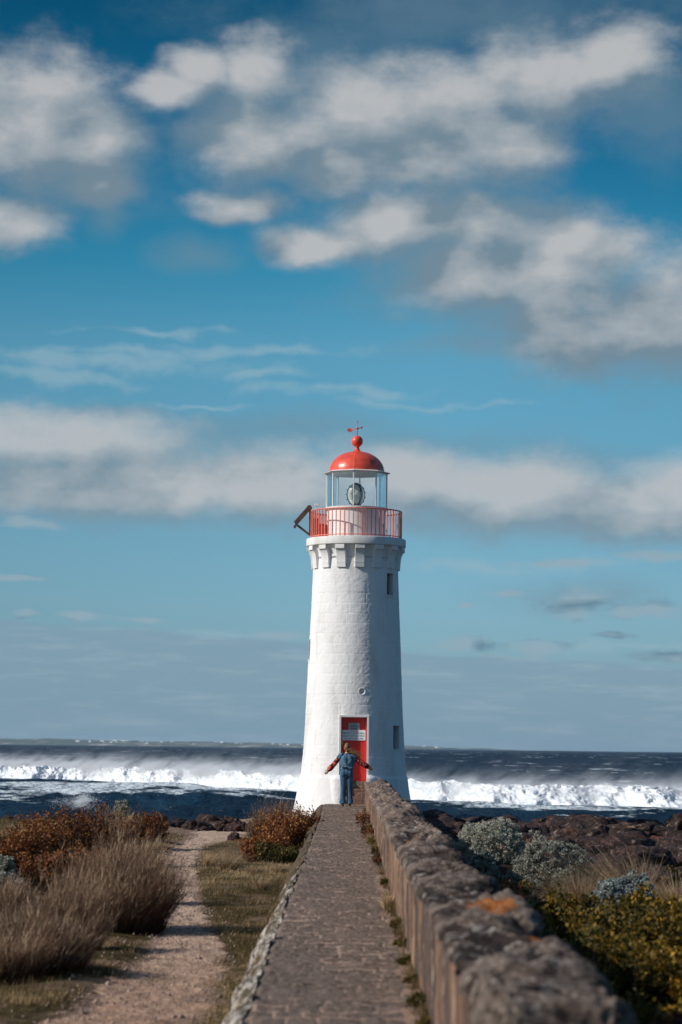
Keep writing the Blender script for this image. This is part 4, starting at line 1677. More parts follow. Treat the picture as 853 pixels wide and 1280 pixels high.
def feathery_shrub(seed, R, H, n=3200):
    """dry shrub of upright feathery twigs"""
    r2 = np.random.default_rng(seed)
    a, q = r2.uniform(0, 2 * np.pi, n), np.sqrt(r2.random(n)) * R * .95
    base = np.stack([np.cos(a) * q, np.sin(a) * q, np.zeros(n) - .03], -1)
    d = cone_dirs(n, .27, r2)
    d[:, :2] += base[:, :2] / R * .34
    d /= np.linalg.norm(d, axis=1)[:, None]
    lump = .80 + .38 * fbm(base[:, 0] * 3.0, base[:, 1] * 3.0, seed, 2, seed)
    L = H * lump * (1 - .50 * (q / R) ** 2.4) * (r2.uniform(.50, 1.0, n) + (r2.random(n) < .12) * .22)
    bend = r2.normal(0, .07, (n, 3)) + WIND * .55
    tn = np.clip(r2.normal(.42, .2, n) + .14 * fbm(base[:, 0] * 2, base[:, 1] * 2, 0, 2, seed + 1), 0, 1)
    P = [ribbons(base, d, L, np.full(n, .0065), bend, 5, tn * .55 - .12, r2, .50)]
    # side twigs on the upper part
    m = n * 4
    i = r2.integers(0, n, m)
    t = r2.uniform(.35, 1, m)
    b2 = base[i] + d[i] * (L[i] * t)[:, None] + bend[i] * (L[i] * t * t)[:, None]
    d2 = d[i] + r2.normal(0, .30, (m, 3))
    d2 /= np.linalg.norm(d2, axis=1)[:, None]
    P.append(ribbons(b2, d2, r2.uniform(.05, .15, m), np.full(m, .006), bend[i], 2, np.clip(tn[i] + .75 * (t - .65) + r2.normal(.08, .18, m), 0, 1), r2))
    return join(P)


def straw_tuft(seed, R, H, n=700, lean=1.0):
    r2 = np.random.default_rng(seed)
    a, q = r2.uniform(0, 2 * np.pi, n), np.sqrt(r2.random(n)) * R * .45
    base = np.stack([np.cos(a) * q, np.sin(a) * q, np.zeros(n) - .02], -1)
    d = cone_dirs(n, .38, r2)
    d[:, :2] += base[:, :2] / max(R, .01) * .5
    d /= np.linalg.norm(d, axis=1)[:, None]
    bend = np.stack([np.cos(a) * .25, np.sin(a) * .25, -.25 * np.ones(n)], -1) + WIND * lean + r2.normal(0, .1, (n, 3))
    return ribbons(base, d, H * r2.uniform(.45, 1.12, n), np.full(n, .008), bend, 4, np.clip(r2.normal(.62, .25, n), 0, 1), r2)


def leafy_shrub(seed, R, H, ns=170, per=46, leaf=.030, jitter=.045, tlo=.25, low=.15, tintmean=.5, thick=.008):
    """upright stems clothed in leaves -> (stems, foliage)"""
    r2 = np.random.default_rng(seed)
    a, q = r2.uniform(0, 2 * np.pi, ns), np.sqrt(r2.random(ns)) * R * .85
    base = np.stack([np.cos(a) * q, np.sin(a) * q, np.zeros(ns) - .03], -1)
    d = cone_dirs(ns, .13, r2)
    d[:, :2] += base[:, :2] / R * .28
    d /= np.linalg.norm(d, axis=1)[:, None]
    L = H * (1 - .35 * (q / R) ** 2.2) * r2.uniform(.62, 1.06, ns) * (.85 + .25 * fbm(base[:, 0] * 3, base[:, 1] * 3, 0, 2, seed))
    bend = r2.normal(0, .05, (ns, 3)) + WIND * .3
    st = ribbons(base, d, L, np.full(ns, thick), bend, 4, np.full(ns, .3), r2)
    st2 = ribbons(base, d, L, np.full(ns, thick), bend, 4, np.full(ns, .3), r2)
    m = ns * per
    i = np.repeat(np.arange(ns), per)
    t = low + (1 - low) * r2.random(m) ** .75
    c = base[i] + d[i] * (L[i] * t)[:, None] + bend[i] * (L[i] * t * t)[:, None]
    c += r2.normal(0, 1, (m, 3)) * (jitter * (1.15 - .6 * t))[:, None]
    tb = r2.normal(tintmean, .16, ns)
    tn = np.clip(tb[i] + .35 * (t - .6) + r2.normal(0, .16, m), 0, 1)
    fo = leaves(c, leaf * r2.uniform(.6, 1.25, m), r2, tn)
    return join([st, st2]), fo


def cushion(seed, R, H, n=560, per=70, leaf=.020):
    """dense mound of small rounded sprays"""
    r2 = np.random.default_rng(seed)
    a = r2.uniform(0, 2 * np.pi, n)
    c_ = r2.random(n)
    s_ = np.sqrt(1 - c_ ** 2)
    rr = 1 + .22 * fbm(np.cos(a) * s_ * 2, np.sin(a) * s_ * 2, c_ * 2, 3, seed)
    P = np.stack([np.cos(a) * s_ * R, np.sin(a) * s_ * R, c_ * H], -1) * rr[:, None] * r2.uniform(.80, 1.0, n)[:, None]
    i = np.repeat(np.arange(n), per)
    m = n * per
    q = r2.normal(0, 1, (m, 3))
    q /= np.linalg.norm(q, axis=1)[:, None]
    c = P[i] + q * (r2.uniform(.020, .052, n)[i] * R / .6 * r2.random(m) ** .33)[:, None]
    tn = np.clip(r2.normal(.5, .12, n)[i] + q[:, 2] * .12 + r2.normal(0, .12, m), 0, 1)
    fo = leaves(c, leaf * r2.uniform(.6, 1.2, m), r2, tn, 1.5, .5)
    k = 90
    ii = r2.integers(0, n, k)
    b0 = np.zeros((k, 3))
    b0[:, :2] = r2.normal(0, R * .12, (k, 2))
    dd = P[ii] - b0
    ll = np.linalg.norm(dd, axis=1)
    st = ribbons(b0, dd / ll[:, None], ll, np.full(k, .014), np.zeros((k, 3)), 3, np.full(k, .3), r2)
    return st, fo


def plant(name, parts, loc, label, cat, group=None, rot=0.0, sc=1.0):
    """parts: list of (part name, (V,F,T), material)"""
    if len(parts) == 1:
        pn, (V, F, T), m = parts[0]
        o = mesh(name, V, F, m, None, False, {'tint': T})
    else:
        o = empty(name, (0, 0, 0))
        for pn, (V, F, T), m in parts:
            mesh(pn, V, F, m, o, False, {'tint': T})
    o.location = loc
    o.rotation_euler = (0, 0, rot)
    o.scale = (sc, sc, sc) if not isinstance(sc, tuple) else sc
    return tag(o, label, cat, group)


def on(px, Y, dz=0.0):
    """a spot of the ground at depth Y under the photograph's column px"""
    x = at(px, 1000, Y).x
    return (x, Y, float(ground_z(x, Y)) + dz)


GF = 'dry feathery shrubs left of the track'
for px, Y, R, H, n, lab in (
        (138, 28.3, .68, 1.16, 4600, 'largest dry feathery brown shrub, beside the bend of the track'),
        (82, 25.4, .40, .76, 1900, 'dry feathery brown shrub just left of the largest one'),
        (52, 22.6, .40, .80, 2800, 'nearest dry feathery shrub low at the left edge, pale tips'),
        (0, 22.0, .42, .84, 2600, 'dry feathery shrub cut off by the left edge of the picture'),
        (160, 33, .38, .90, 1800, 'dry feathery shrub behind the largest one, right by the track'),
        (14, 29, .36, .62, 1600, 'straw tipped feathery shrub in front of the grey bushes')):
    plant('feathery_shrub', [('twigs', feathery_shrub(int(px * 3 + Y), R, H, n), M_TWIG)], on(px, Y), lab, 'shrub', GF)
GR_ = 'russet leaved shrubs'
for px, Y, R, H, lab in (
        (12, 38, .50, .86, 'russet shrub at the left edge above the grey bushes'),
        (48, 39.5, .50, .98, 'bright orange brown shrub second from the left edge'),
        (84, 41, .50, 1.02, 'orange brown shrub in the middle of the left row, sea behind it'),
        (118, 43, .52, 1.05, 'dull russet shrub behind the largest feathery shrub'),
        (64, 34, .42, .68, 'dark russet shrub in front of the left row'),
        (105, 35, .40, .70, 'dark russet shrub between grey bushes and feathery shrub'),
        (182, 50, .40, .74, 'small russet shrub at the right end of the left row by the sand'),
        (330, 46, .42, .74, 'russet shrub nearest on the left of the walkway, green at its foot'),
        (352, 49, .42, 1.06, 'tallest russet shrub left of the walkway in front of the sea'),
        (380, 55, .40, .88, 'russet shrub touching the foot of the lighthouse')):
    st, fo = leafy_shrub(int(px + Y * 7), R, H, tintmean=.5 if px < 60 or px > 300 else .40)
    plant('russet_shrub', [('stems', st, M_STEM), ('foliage', fo, M_RUSTLEAF)], on(px, Y), lab, 'shrub', GR_)
st, fo = leafy_shrub(909, .40, .48, tintmean=.35, leaf=.026)
plant('olive_shrub', [('stems', st, M_STEM), ('foliage', fo, M_OLIVE)], on(348, 44.6), 'low olive green shrub at the foot of the russet shrubs by the walkway', 'shrub')
plant('bare_shrub', [('twigs', feathery_shrub(77, .42, 1.12, 1500), M_TWIG)], on(338, 54), 'grey brown twiggy bush behind the russet shrubs, sea behind it', 'shrub')
plant('bare_shrub', [('twigs', feathery_shrub(78, .5, .80, 1500), M_TWIG)], on(140, 50), 'thin grey brown bush between the russet row and the sea', 'shrub')

for k, (px, Y, R, H, mt, lab) in enumerate((
        (2, 33.5, .28, .50, M_GREY, 'grey green bush at the left edge below the russet shrubs'),
        (12, 31.0, .28, .42, M_GREY, 'lower grey green bush at the left edge behind dry shrubs'),
        (155, 53, .42, .70, M_GREY, 'pale grey bush behind the left feathery shrubs beside the sand'),
        (614, 49, .78, .86, M_GREY, 'grey green bush just right of the wall in front of the rocks'),
        (596, 43, .34, .50, M_GREY, 'small shaded grey bush close against the wall'),
        (691, 41, .70, .80, M_GREY, 'large rounded grey bush in the middle of the right side'),
        (780, 31.5, .42, .62, M_SILVERBLUE, 'bluish silver bush in front of the dry grass on the right'))):
    st, fo = cushion(300 + k, R, H)
    plant('cushion_bush', [('stems', st, M_STEM), ('foliage', fo, mt)], on(px, Y), lab, 'bush', 'grey cushion bushes')

# straw coloured grass tufts
for k, (px, Y, R, H, lean, lab) in enumerate((
        (285, 41.5, .34, .42, 1.2, 'windblown straw tuft on the turf between track and walkway'),
        (262, 43.5, .26, .30, 1.2, 'flat straw tuft at the right edge of the track'),
        (203, 37.5, .30, .34, 1.0, 'straw tuft at the left edge of the track by the big shrub'),
        (196, 44, .26, .26, 1.0, 'small straw tuft further up the left edge of the track'),
        (318, 40, .20, .24, 1.0, 'small straw tuft below the russet shrub'),
        (327, 36.0, .20, .26, 1.0, 'straw tuft against the whitewashed edging'),
        (352, 41, .20, .24, 1.0, 'little straw tuft beside the olive shrub'),
        (30, 26.5, .34, .46, 1.0, 'pale straw grass tuft among the dry shrubs at the left'),
        (190, 47.5, .3, .30, 1.0, 'straw tuft left of the sand near the shore'),
        (785, 34.5, .60, 1.05, -1.3, 'tall dry grass clump behind the silver bush, leaning left'),
        (722, 33.5, .42, .78, -1.2, 'thin dry grass clump left of the silver bush'),
        (842, 33, .38, .72, -.8, 'dry grass clump at the right edge below the rocks'),
        (655, 33, .30, .48, 1.0, 'thin straw stems beside the wall below the grey bush'))):
    n = 520 if px < 700 else 1300
    plant('grass_tuft', [('blades', straw_tuft(400 + k, R, H, n, lean), M_STRAW)], on(px, Y), lab, 'grass tuft', 'straw grass tufts')

# yellow-green shrubs filling the ground right of the wall
protos = []
for k in range(4):
    mt = (M_YELLOW, M_YELLOW, M_OLIVE, M_RUSTLEAF)[k]
    st, fo = leafy_shrub(600 + k, .44, .80, 74, 125, .033, .038, low=.18, tintmean=(.38, .28, .42, .36)[k], thick=.009)
    protos.append((st, fo, mt))
r3 = np.random.default_rng(12)
spots = []
row_ = 0
for Y in (15.6, 17.4, 19.3, 21.2, 23.2, 25.4, 27.4):
    xr = 426.5 / FPX * Y + 1.7
    x = 1.98 + .25 * r3.random() + (.2 if Y < 18 else 0)
    row_, col_ = row_ + 1, 0
    while x < xr:
        col_ = col_ + 1
        spots.append((x + r3.uniform(-.12, .12), Y + r3.uniform(-.6, .6), row_, col_))
        x += r3.uniform(.60, .85)
proto_o = {}
labs = {0: ['bright yellow green', 'yellow green'], 1: ['dull yellow green', 'green gold'], 2: ['olive green', 'dark olive'], 3: ['russet', 'orange brown']}
for i, (x, Y, rw_, cl_) in enumerate(spots):
    k = int(r3.choice([0, 1, 2, 3], p=[.42, .3, .2, .08])) if Y < 31 else int(r3.choice([0, 2, 3], p=[.3, .3, .4]))
    if k not in proto_o:
        st, fo, mt = protos[k]
        o = plant('coastal_shrub', [('stems', st, M_STEM), ('foliage', fo, mt)], (0, 0, 0), 'x', 'shrub')
        proto_o[k] = o
    else:
        o = copy_tree(proto_o[k])
    o.location = (x, Y, float(ground_z(x, Y)))
    o.rotation_euler = (0, 0, r3.uniform(0, 6.28))
    s = r3.uniform(.88, 1.12)
    o.scale = (s, s, s * r3.uniform(.9, 1.1))
    tag(o, '%s leafy shrub, %s from the wall in the %s row from the front' % (labs[k][i % 2], ORD[cl_], ORD[rw_]), 'shrub', 'leafy shrubs right of the wall')

# low russet sprigs and straw between the yellow shrubs and the rocks
for k, (px, Y, R, H, mt, lab) in enumerate((
        (632, 33, .30, .50, M_RUSTLEAF, 'russet sprigs beside the wall below the grey bush'),
        (655, 30, .34, .52, M_RUSTLEAF, 'orange sprigs a little nearer beside the wall'),
        (700, 31, .34, .50, M_RUSTLEAF, 'orange brown sprigs below the large grey bush'),
        (735, 30, .30, .48, M_OLIVE, 'olive sprigs left of the silver bush'),
        (660, 27.5, .34, .50, M_OLIVE, 'low olive shrub beside the wall, dark at its foot'),
        (820, 31, .34, .46, M_YELLOW, 'golden sprigs right of the silver bush'),
        (640, 38, .30, .42, M_OLIVE, 'olive sprigs in the shade between two grey bushes'),
        (845, 40, .40, .42, M_OLIVE, 'olive patch at the right edge under the rocks'))):
    st, fo = leafy_shrub(650 + k, R, H, 60, 60, .026, .034, tintmean=.5)
    plant('sprigs', [('stems', st, M_STEM), ('foliage', fo, mt)], on(px, Y), lab, 'shrub', 'low sprigs before the rocks')

# weeds rooted where the wall meets the walkway
wl = [(.40, 51, .19, .46, M_RUSTLEAF, 'russet and green weed at the wall foot nearest the person'),
      (.45, 47.2, .14, .34, M_OLIVE, 'green weed at the wall foot just in front of the russet weed'),
      (.43, 44.5, .13, .22, M_RUSTLEAF, 'orange leaved weed spilling from the wall foot over the paving'),
      (.48, 42.0, .09, .20, M_OLIVE, 'small green weed halfway along the wall foot'),
      (.50, 38.5, .07, .16, M_OLIVE, 'small weed at the wall foot below the orange one'),
      (.50, 35.0, .08, .15, M_RUSTLEAF, 'small reddish weed at the wall foot'),
      (.51, 29.5, .07, .12, M_OLIVE, 'tiny green weed above the straw tuft at the wall'),
      (.51, 22.6, .07, .11, M_OLIVE, 'green weed just below the straw tuft at the wall'),
      (.50, 20.6, .08, .11, M_OLIVE, 'low green weed, fourth from the bottom along the wall foot'),
      (.50, 18.9, .08, .10, M_OLIVE, 'low green weed, third from the bottom along the wall foot'),
      (.505, 17.4, .07, .10, M_OLIVE, 'low green weed, second from the bottom along the wall foot'),
      (.50, 15.9, .07, .10, M_OLIVE, 'low green weed at the bottom of the picture beside the wall'),
      (.50, 14.6, .06, .09, M_OLIVE, 'low green weed at the very bottom edge beside the wall')]
for k, (x, Y, R, H, mt, lab) in enumerate(wl):
    st, fo = leafy_shrub(700 + k, R, H, 16 if H > .2 else 60, 60, .022 if H > .2 else .013, .036 if H > .2 else .014, tintmean=.42, thick=.004)
    plant('weed', [('stems', st, M_STEM), ('foliage', fo, mt)], (x, Y, .0), lab, 'weed', 'weeds along the wall foot',
          sc=(1, 2.2, 1) if H < .2 else (1, 1.5, 1))
for k, (x, Y, R, H, lab) in enumerate(((.46, 25.3, .12, .26, 'dry straw tuft at the wall foot over sandy paving'),
                                       (.44, 44.0, .10, .20, 'dry tuft under the orange leaved weed'),
                                       (.49, 32.0, .08, .16, 'short dry tuft at the wall foot in the middle'))):
    plant('grass_tuft', [('blades', straw_tuft(760 + k, R, H, 260, .5), M_STRAW)], (x, Y, .0), lab, 'grass tuft', 'straw grass tufts', sc=(1, 1.7, 1))

# turf: short blades over the ground on the left
r4 = np.random.default_rng(21)
N = 210000
ty_ = 17 + (62 - 17) * r4.random(N) ** 1.15
tx_ = -.86 - r4.random(N) * (.9 + ty_ * .145)
dd = np.abs(tx_ - track_c(ty_)) / track_w(ty_)
den = sstep(fbm(tx_ * 1.1, ty_ * .7, 0, 3, 201), -.75, .35)
kp = (dd > .95 + .28 * fbm(tx_ * 0, ty_ * 1.6, 0, 3, 203) + .15 * r4.normal(size=N)) & (r4.random(N) < den) | (r4.random(N) < .012)
kp &= ~((ty_ > 57) & (r4.random(N) < .8))
tx_, ty_ = tx_[kp], ty_[kp]
n = len(tx_)
base = np.stack([tx_, ty_, ground_z(tx_, ty_) - .005], -1)
dryf = sstep(fbm(tx_ * 1.1, ty_ * .45, 0, 3, 205), -.3, .5) * .45 + .22 * sstep(ty_, 34, 44)
tn = np.clip(r4.normal(.38, .16, n) + dryf, 0, 1)
H_ = (.03 + .045 * np.clip(fbm(tx_ * 2, ty_ * 1.4, 0, 2, 207) + .5, 0, 1)) * r4.uniform(.5, 1.3, n)
V, F, T = ribbons(base, cone_dirs(n, .5, r4), H_, np.full(n, .007), np.tile(WIND, (n, 1)) + r4.normal(0, .2, (n, 3)), 1, tn, r4)
tag(mesh('turf', V, F, M_TURF, None, False, {'tint': T}), 'short olive and straw turf either side of the dirt track', 'grass', kind='stuff')
# grass creeping along the edging
N = 26000
ty_ = 17 + 46 * r4.random(N)
tx_ = -.67 - .30 * r4.random(N) ** .8
den = sstep(fbm(tx_ * 3, ty_ * .9, 0, 3, 211) + .9 * sstep(ty_, 26, 42), -.1, .9) * (.25 + .75 * sstep(-tx_, .62, .82)) * sstep(ty_, 60, 52)
kp = r4.random(N) < den
tx_, ty_ = tx_[kp], ty_[kp]
n = len(tx_)
u_ = np.clip((-tx_ - .6) / .3, 0, 1.2)
base = np.stack([tx_, ty_, np.maximum(walk_z(ty_) - .03 - .10 * u_ - .52 * u_ ** 2.6, ground_z(tx_, ty_)) - .01], -1)
V, F, T = ribbons(base, cone_dirs(n, .45, r4), .06 * r4.uniform(.5, 1.5, n), np.full(n, .007), np.tile(WIND, (n, 1)), 2, np.clip(r4.normal(.55, .2, n), 0, 1), r4)
tag(mesh('edge_grass', V, F, M_TURF, None, False, {'tint': T}), 'straggling grass creeping over the whitewashed edging', 'grass', kind='stuff')

# straggling grass along the foot of the wall
N = 30000
ty_ = 12 + 52 * r4.random(N) ** 1.2
tx_ = .535 - np.abs(r4.normal(0, .045, N))
den = sstep(fbm(ty_ * .8, 0, 0, 4, 215), -.35, .7) * sstep(ty_, 66, 56) + .06
kp = r4.random(N) < den
tx_, ty_ = tx_[kp], ty_[kp]
n = len(tx_)
base = np.stack([tx_, ty_, walk_z(ty_) - .005], -1)
V, F, T = ribbons(base, cone_dirs(n, .5, r4), (.03 + .07 * np.clip(fbm(ty_ * .9, 3, 0, 3, 217) + .2, 0, 1)) * r4.uniform(.5, 1.4, n), np.full(n, .007), r4.normal(0, .3, (n, 3)), 2, np.clip(r4.normal(.5, .2, n) + .3 * fbm(ty_ * .5, 7, 0, 2, 219), 0, 1), r4)
tag(mesh('wall_foot_grass', V, F, M_TURF, None, False, {'tint': T}), 'thin straggling grass along the foot of the stone wall', 'grass', kind='stuff')

# litter and gravel on the track
N = 5200
gy = 15 + 47 * r4.random(N) ** 1.5
gx = track_c(gy) + r4.normal(0, .62, N) * track_w(gy)
sz = r4.uniform(.006, .022, N) * (1 + (r4.random(N) < .04) * 1.0)
tet = np.array([(1, 0, -.3), (-.5, .87, -.3), (-.5, -.87, -.3), (0, 0, .75)])
an = r4.uniform(0, 6.28, N)
ca, sa = np.cos(an), np.sin(an)
V = np.einsum('k,vd->kvd', sz, tet)
V = np.stack([V[..., 0] * ca[:, None] - V[..., 1] * sa[:, None], V[..., 0] * sa[:, None] + V[..., 1] * ca[:, None], V[..., 2]], -1)
V += np.stack([gx, gy, ground_z(gx, gy) + .014], -1)[:, None]
F = (np.arange(N)[:, None, None] * 4 + np.array([(0, 1, 3), (1, 2, 3), (2, 0, 3), (0, 2, 1)])[None]).reshape(-1, 3)
tag(mesh('gravel', V.reshape(-1, 3), F, simple('gravel_stone', (.30, .21, .165), .9, .5, 3), None, False), 'small stones scattered along the dirt track', 'gravel', kind='stuff')


# ================================================================== BOULDERS
def boulder_mesh(seed, flat=.65):
    import bmesh
    bm = bmesh.new()
    bmesh.ops.create_icosphere(bm, subdivisions=5, radius=1)
    v = np.array([q.co[:] for q in bm.verts])
    f = np.array([[l.index for l in p.verts] for p in bm.faces])
    bm.free()
    cell = np.round(fbm(v[:, 0] * 1.1, v[:, 1] * 1.1, v[:, 2] * 1.1, 2, seed) * 2.5) / 2.5
    m = 1 + .22 * fbm(v[:, 0] * 1.3, v[:, 1] * 1.3, v[:, 2] * 1.3, 3, seed + 1) + .16 * cell + .06 * fbm(v[:, 0] * 5, v[:, 1] * 5, v[:, 2] * 5, 4, seed + 2)
    v = np.sign(v) * np.abs(v) ** .78
    v = v * m[:, None] * np.array([1, .9, flat])
    return v, f


bprot = []
for k in range(7):
    v, f = boulder_mesh(800 + 9 * k, .68 + .06 * (k % 3))
    o = mesh('boulder', v, f, M_BASALT, None, True)
    bprot.append(o)
r5 = np.random.default_rng(33)
bs = []
row_ = 0
# right field
for Y in np.arange(47, 86, 2.6):
    x = 1.75 + r5.uniform(0, .6)
    row_, col_ = row_ + 1, 0
    while x < 426 / FPX * Y + 2.2:
        s = r5.choice([.36, .5, .62, .8, 1.1]) * r5.uniform(.85, 1.1) * (1.0 if Y > 56 else .85)
        if not (Y < 55 and 1.9 < x < 3.9):
            col_ += 1
            bs.append((x, Y + r5.uniform(-.8, .8), s, 'R', '%s basalt boulder, %s from the wall in the %s rock row' % ('broad rough' if s > .75 else 'small rough', ORD[col_], ORD[row_])))
        x += s * r5.uniform(1.0, 1.45)
for x, Y, s, lab in ((5.6, 43, .6, 'basalt boulder standing forward at the right edge behind the dry grass'), (4.9, 45, .7, 'broad dark boulder just behind the tall dry grass clump'),
                     (6.4, 41.5, .55, 'reddish boulder cut by the right edge above the dry grass'), (5.2, 40, .5, 'smaller boulder between dry grass clump and right edge')):
    bs.append((x, Y, s, 'R', lab))
# left shore
for row_, Y in enumerate((62.5, 63.6, 65, 66.6, 68.5)):
    x = -9.5
    col_ = 0
    while x < -1.9:
        s = r5.uniform(.24, .46)
        col_ += 1
        bs.append((x + r5.uniform(-.1, .1), Y + r5.uniform(-.4, .4), s, 'L', 'dark shore boulder, %s from the left in the %s row beyond the track' % (ORD[col_], ORD[row_ + 1])))
        x += s * 1.7
bs.append((-2.55, 55.5, .16, 'L', 'single small dark rock lying alone on the sandy turf'))
for i, (x, Y, s, side, lab) in enumerate(bs):
    if i < len(bprot):
        o = bprot[i]
    else:
        o = bprot[int(r5.integers(0, len(bprot)))].copy()
        COL.objects.link(o)
    gz = float(ground_z(x, Y))
    sx, sy_ = s * r5.uniform(.8, 1.25), s * r5.uniform(.7, 1.0)
    top = gz + s * .42
    if side == 'R':
        top = min(-.06 - .008 * (Y - 45) + r5.uniform(-.40, .06), gz + s * .75) if Y < 78 else -.72 + r5.uniform(-.25, .0)
    else:
        top = -.30 + r5.uniform(-.10, .05) if Y < 66 else -.45 + r5.uniform(-.2, 0)
        if s == .16:
            top = gz + .13
    o.location = (x, Y, top - s * .60)
    o.rotation_euler = (r5.uniform(-.25, .25), r5.uniform(-.25, .25), r5.uniform(0, 6.28))
    o.scale = (sx, sy_, s * (.8 if side == 'R' else 1))
    if s == .16:
        grp = None
    elif side == 'R':
        grp = 'basalt boulders right of the wall'
    else:
        grp = 'shore boulders beyond the track'
    tag(o, lab, 'boulder', grp)

# ================================================================== SEA
def breaker_y(x):
    return np.interp(x, [-90, -60, -27, -15, -3.7, 6, 12, 21, 60, 90], [282, 268, 244, 222, 195, 163, 156, 153, 150, 150])


def sea_h(x, y, spacing):
    h = np.zeros_like(x)
    rr = np.random.default_rng(5)
    for lam, amp in ((46, .16), (31, .13), (23, .11), (17, .10), (12, .085), (8.5, .07), (6.0, .055), (4.3, .042), (3.1, .032), (2.2, .024), (1.6, .017), (1.1, .012)):
        for q in range(3):
            a = rr.normal(-.12, .45)
            ph = rr.uniform(0, 6.28)
            kx, ky_ = math.sin(a) * 2 * np.pi / lam, math.cos(a) * 2 * np.pi / lam
            w = sstep(lam / spacing, 1.6, 4.0)
            mod = .55 + .45 * vnoise(x / (lam * 2.6) + q * 9, y / (lam * 2.0), 0, int(lam * 10) + q)
            s = np.sin(kx * x + ky_ * y + ph)
            h += amp * w * mod * (1 - 1.25 * np.abs(s)) * .75
    return h


na = 900
ang = np.concatenate([np.linspace(-62, -13, 70), np.linspace(-12.6, 12.6, na), np.linspace(13, 62, 70)])
ta_ = np.tan(np.radians(ang))
nr = 1050
rows = 62 * (25000 / 62) ** (np.linspace(0, 1, nr) ** 1.35)
TA, SY = np.meshgrid(ta_, rows)
SX = TA * SY
spac = np.gradient(rows)[:, None] * np.ones_like(SX)
h = sea_h(SX, SY, spac)
by_ = breaker_y(SX)
rel = SY - by_
near_w = sstep(SY, 66, 92)
# swells marching in before the breaker
sw = .85 * np.exp(-((SY - 134 + 5 * fbm(SX * .06, 0, 0, 3, 221)) / 3.6) ** 2) * (SX < 3) + .60 * np.exp(-((SY - 116 + 4 * fbm(SX * .07, 4, 0, 3, 222)) / 3.2) ** 2) * (SX < 3)
sw = sw + .40 * np.exp(-((SY - 116 + 3 * fbm(SX * .06, 0, 0, 2, 223)) / 3.2) ** 2) * (SX > 3)
crestmod = .75 + .35 * fbm(SX * .08, SY * .02, 0, 3, 225)
SZ = SEA_Z + h * (.45 + .55 * near_w) + sw * crestmod
SZ += .9 * np.exp(-((rel - 6.0) / 4.0) ** 2) * sstep(np.abs(SX), 88, 75)
SZ -= (h * .45 + .25) * np.exp(-((rel + 2) / 5.0) ** 2)
SZ += .8 * np.exp(-((rel - 60) / 14) ** 2)
foam = np.clip(np.exp(-((rel + 9) / 11) ** 2) * .60, 0, 1)
foam = np.maximum(foam, np.where(SX < 3, .60 * sstep(SY, 138, 156), .52 * sstep(SY, 118, 132)) * (rel < 0) * (.7 + .5 * fbm(SX * .10, SY * .05, 0, 3, 231)))
foam = np.maximum(foam, .48 * np.exp(-((SY - 76) / 6.0) ** 2))
foam = np.maximum(foam, .62 * sstep(sw, .50, .85) * (SX < 3))
foam = np.maximum(foam, .22 + .10 * fbm(SX * .07, SY * .03, 0, 3, 233) + .22 * np.clip(h, 0, .6))
foam = np.where(SY > 400, np.minimum(foam, .25), foam)
tag(mesh('sea', np.stack([SX, SY, SZ], -1).reshape(-1, 3), grid_faces(len(ta_), nr), M_SEA, None, True, {'foam': np.clip(foam, 0, 1).ravel()}), kind='structure')

# breaking wave: a tumbling ridge of foam
nb2, ms = 2600, 90
bxs = np.linspace(-78, 78, nb2)
vs_ = np.linspace(0, 1, ms)
BX, BV = np.meshgrid(bxs, vs_, indexing='ij')
amp = np.where(BX < 2, 2.15, 1.25) * (.80 + .42 * fbm(BX * .10, 0, 0, 3, 241) + .08 * fbm(BX * .7, 0, 0, 3, 242))
amp = np.maximum(amp, 1.3)
off_ = -5.4 + 10.5 * BV
front = 2.4 * fbm(BX * .16, 0, 0, 4, 243) + 1.2 * fbm(BX * .7, BV * 3, 0, 3, 244)
prof_h = np.where(BV < .46, np.sin(np.clip(BV / .46, 0, 1) * np.pi / 2) ** (.85 + .35 * fbm(BX * .3, 0, 0, 3, 249)), 1 - sstep(BV, .45, 1.0))
nzv = fbm(BX * 1.1, off_ * 1.1, prof_h * 2.2, 6, 245, .66)
bil = np.abs(fbm(BX * 2.4, off_ * 2.4, prof_h * 3.5, 4, 247, .6))
BZ = SEA_Z - .25 + (amp + .25) * prof_h + (.20 * nzv + .07 * bil) * np.where(BX < 2, 1.0, .7) * np.sin(np.clip(BV, 0, 1) * np.pi) ** .5
BYv = breaker_y(BX) + off_ + front * (1 - BV) - (.30 * nzv) * np.sin(BV * np.pi)
thin = np.clip(sstep(BV, .62, .9) * .5 + .15 * (1 - sstep(BV, 0, .04)), 0, 1)
tag(mesh('breaking_wave', np.stack([BX, BYv, BZ], -1).reshape(-1, 3), grid_faces(ms, nb2)[:, ::-1], M_FOAM, None, True, {'thin': thin.ravel()}), kind='structure')


def droplets(c, size, r2):
    N = len(c)
    t = np.array([(1, 1, 1), (-1, -1, 1), (-1, 1, -1), (1, -1, -1)]) / 1.73
    V = c[:, None] + t[None] * size[:, None, None]
    F = (np.arange(N)[:, None, None] * 4 + np.array([(0, 1, 2), (0, 3, 1), (0, 2, 3), (1, 3, 2)])[None]).reshape(-1, 3)
    return V.reshape(-1, 3), F


r6 = np.random.default_rng(55)


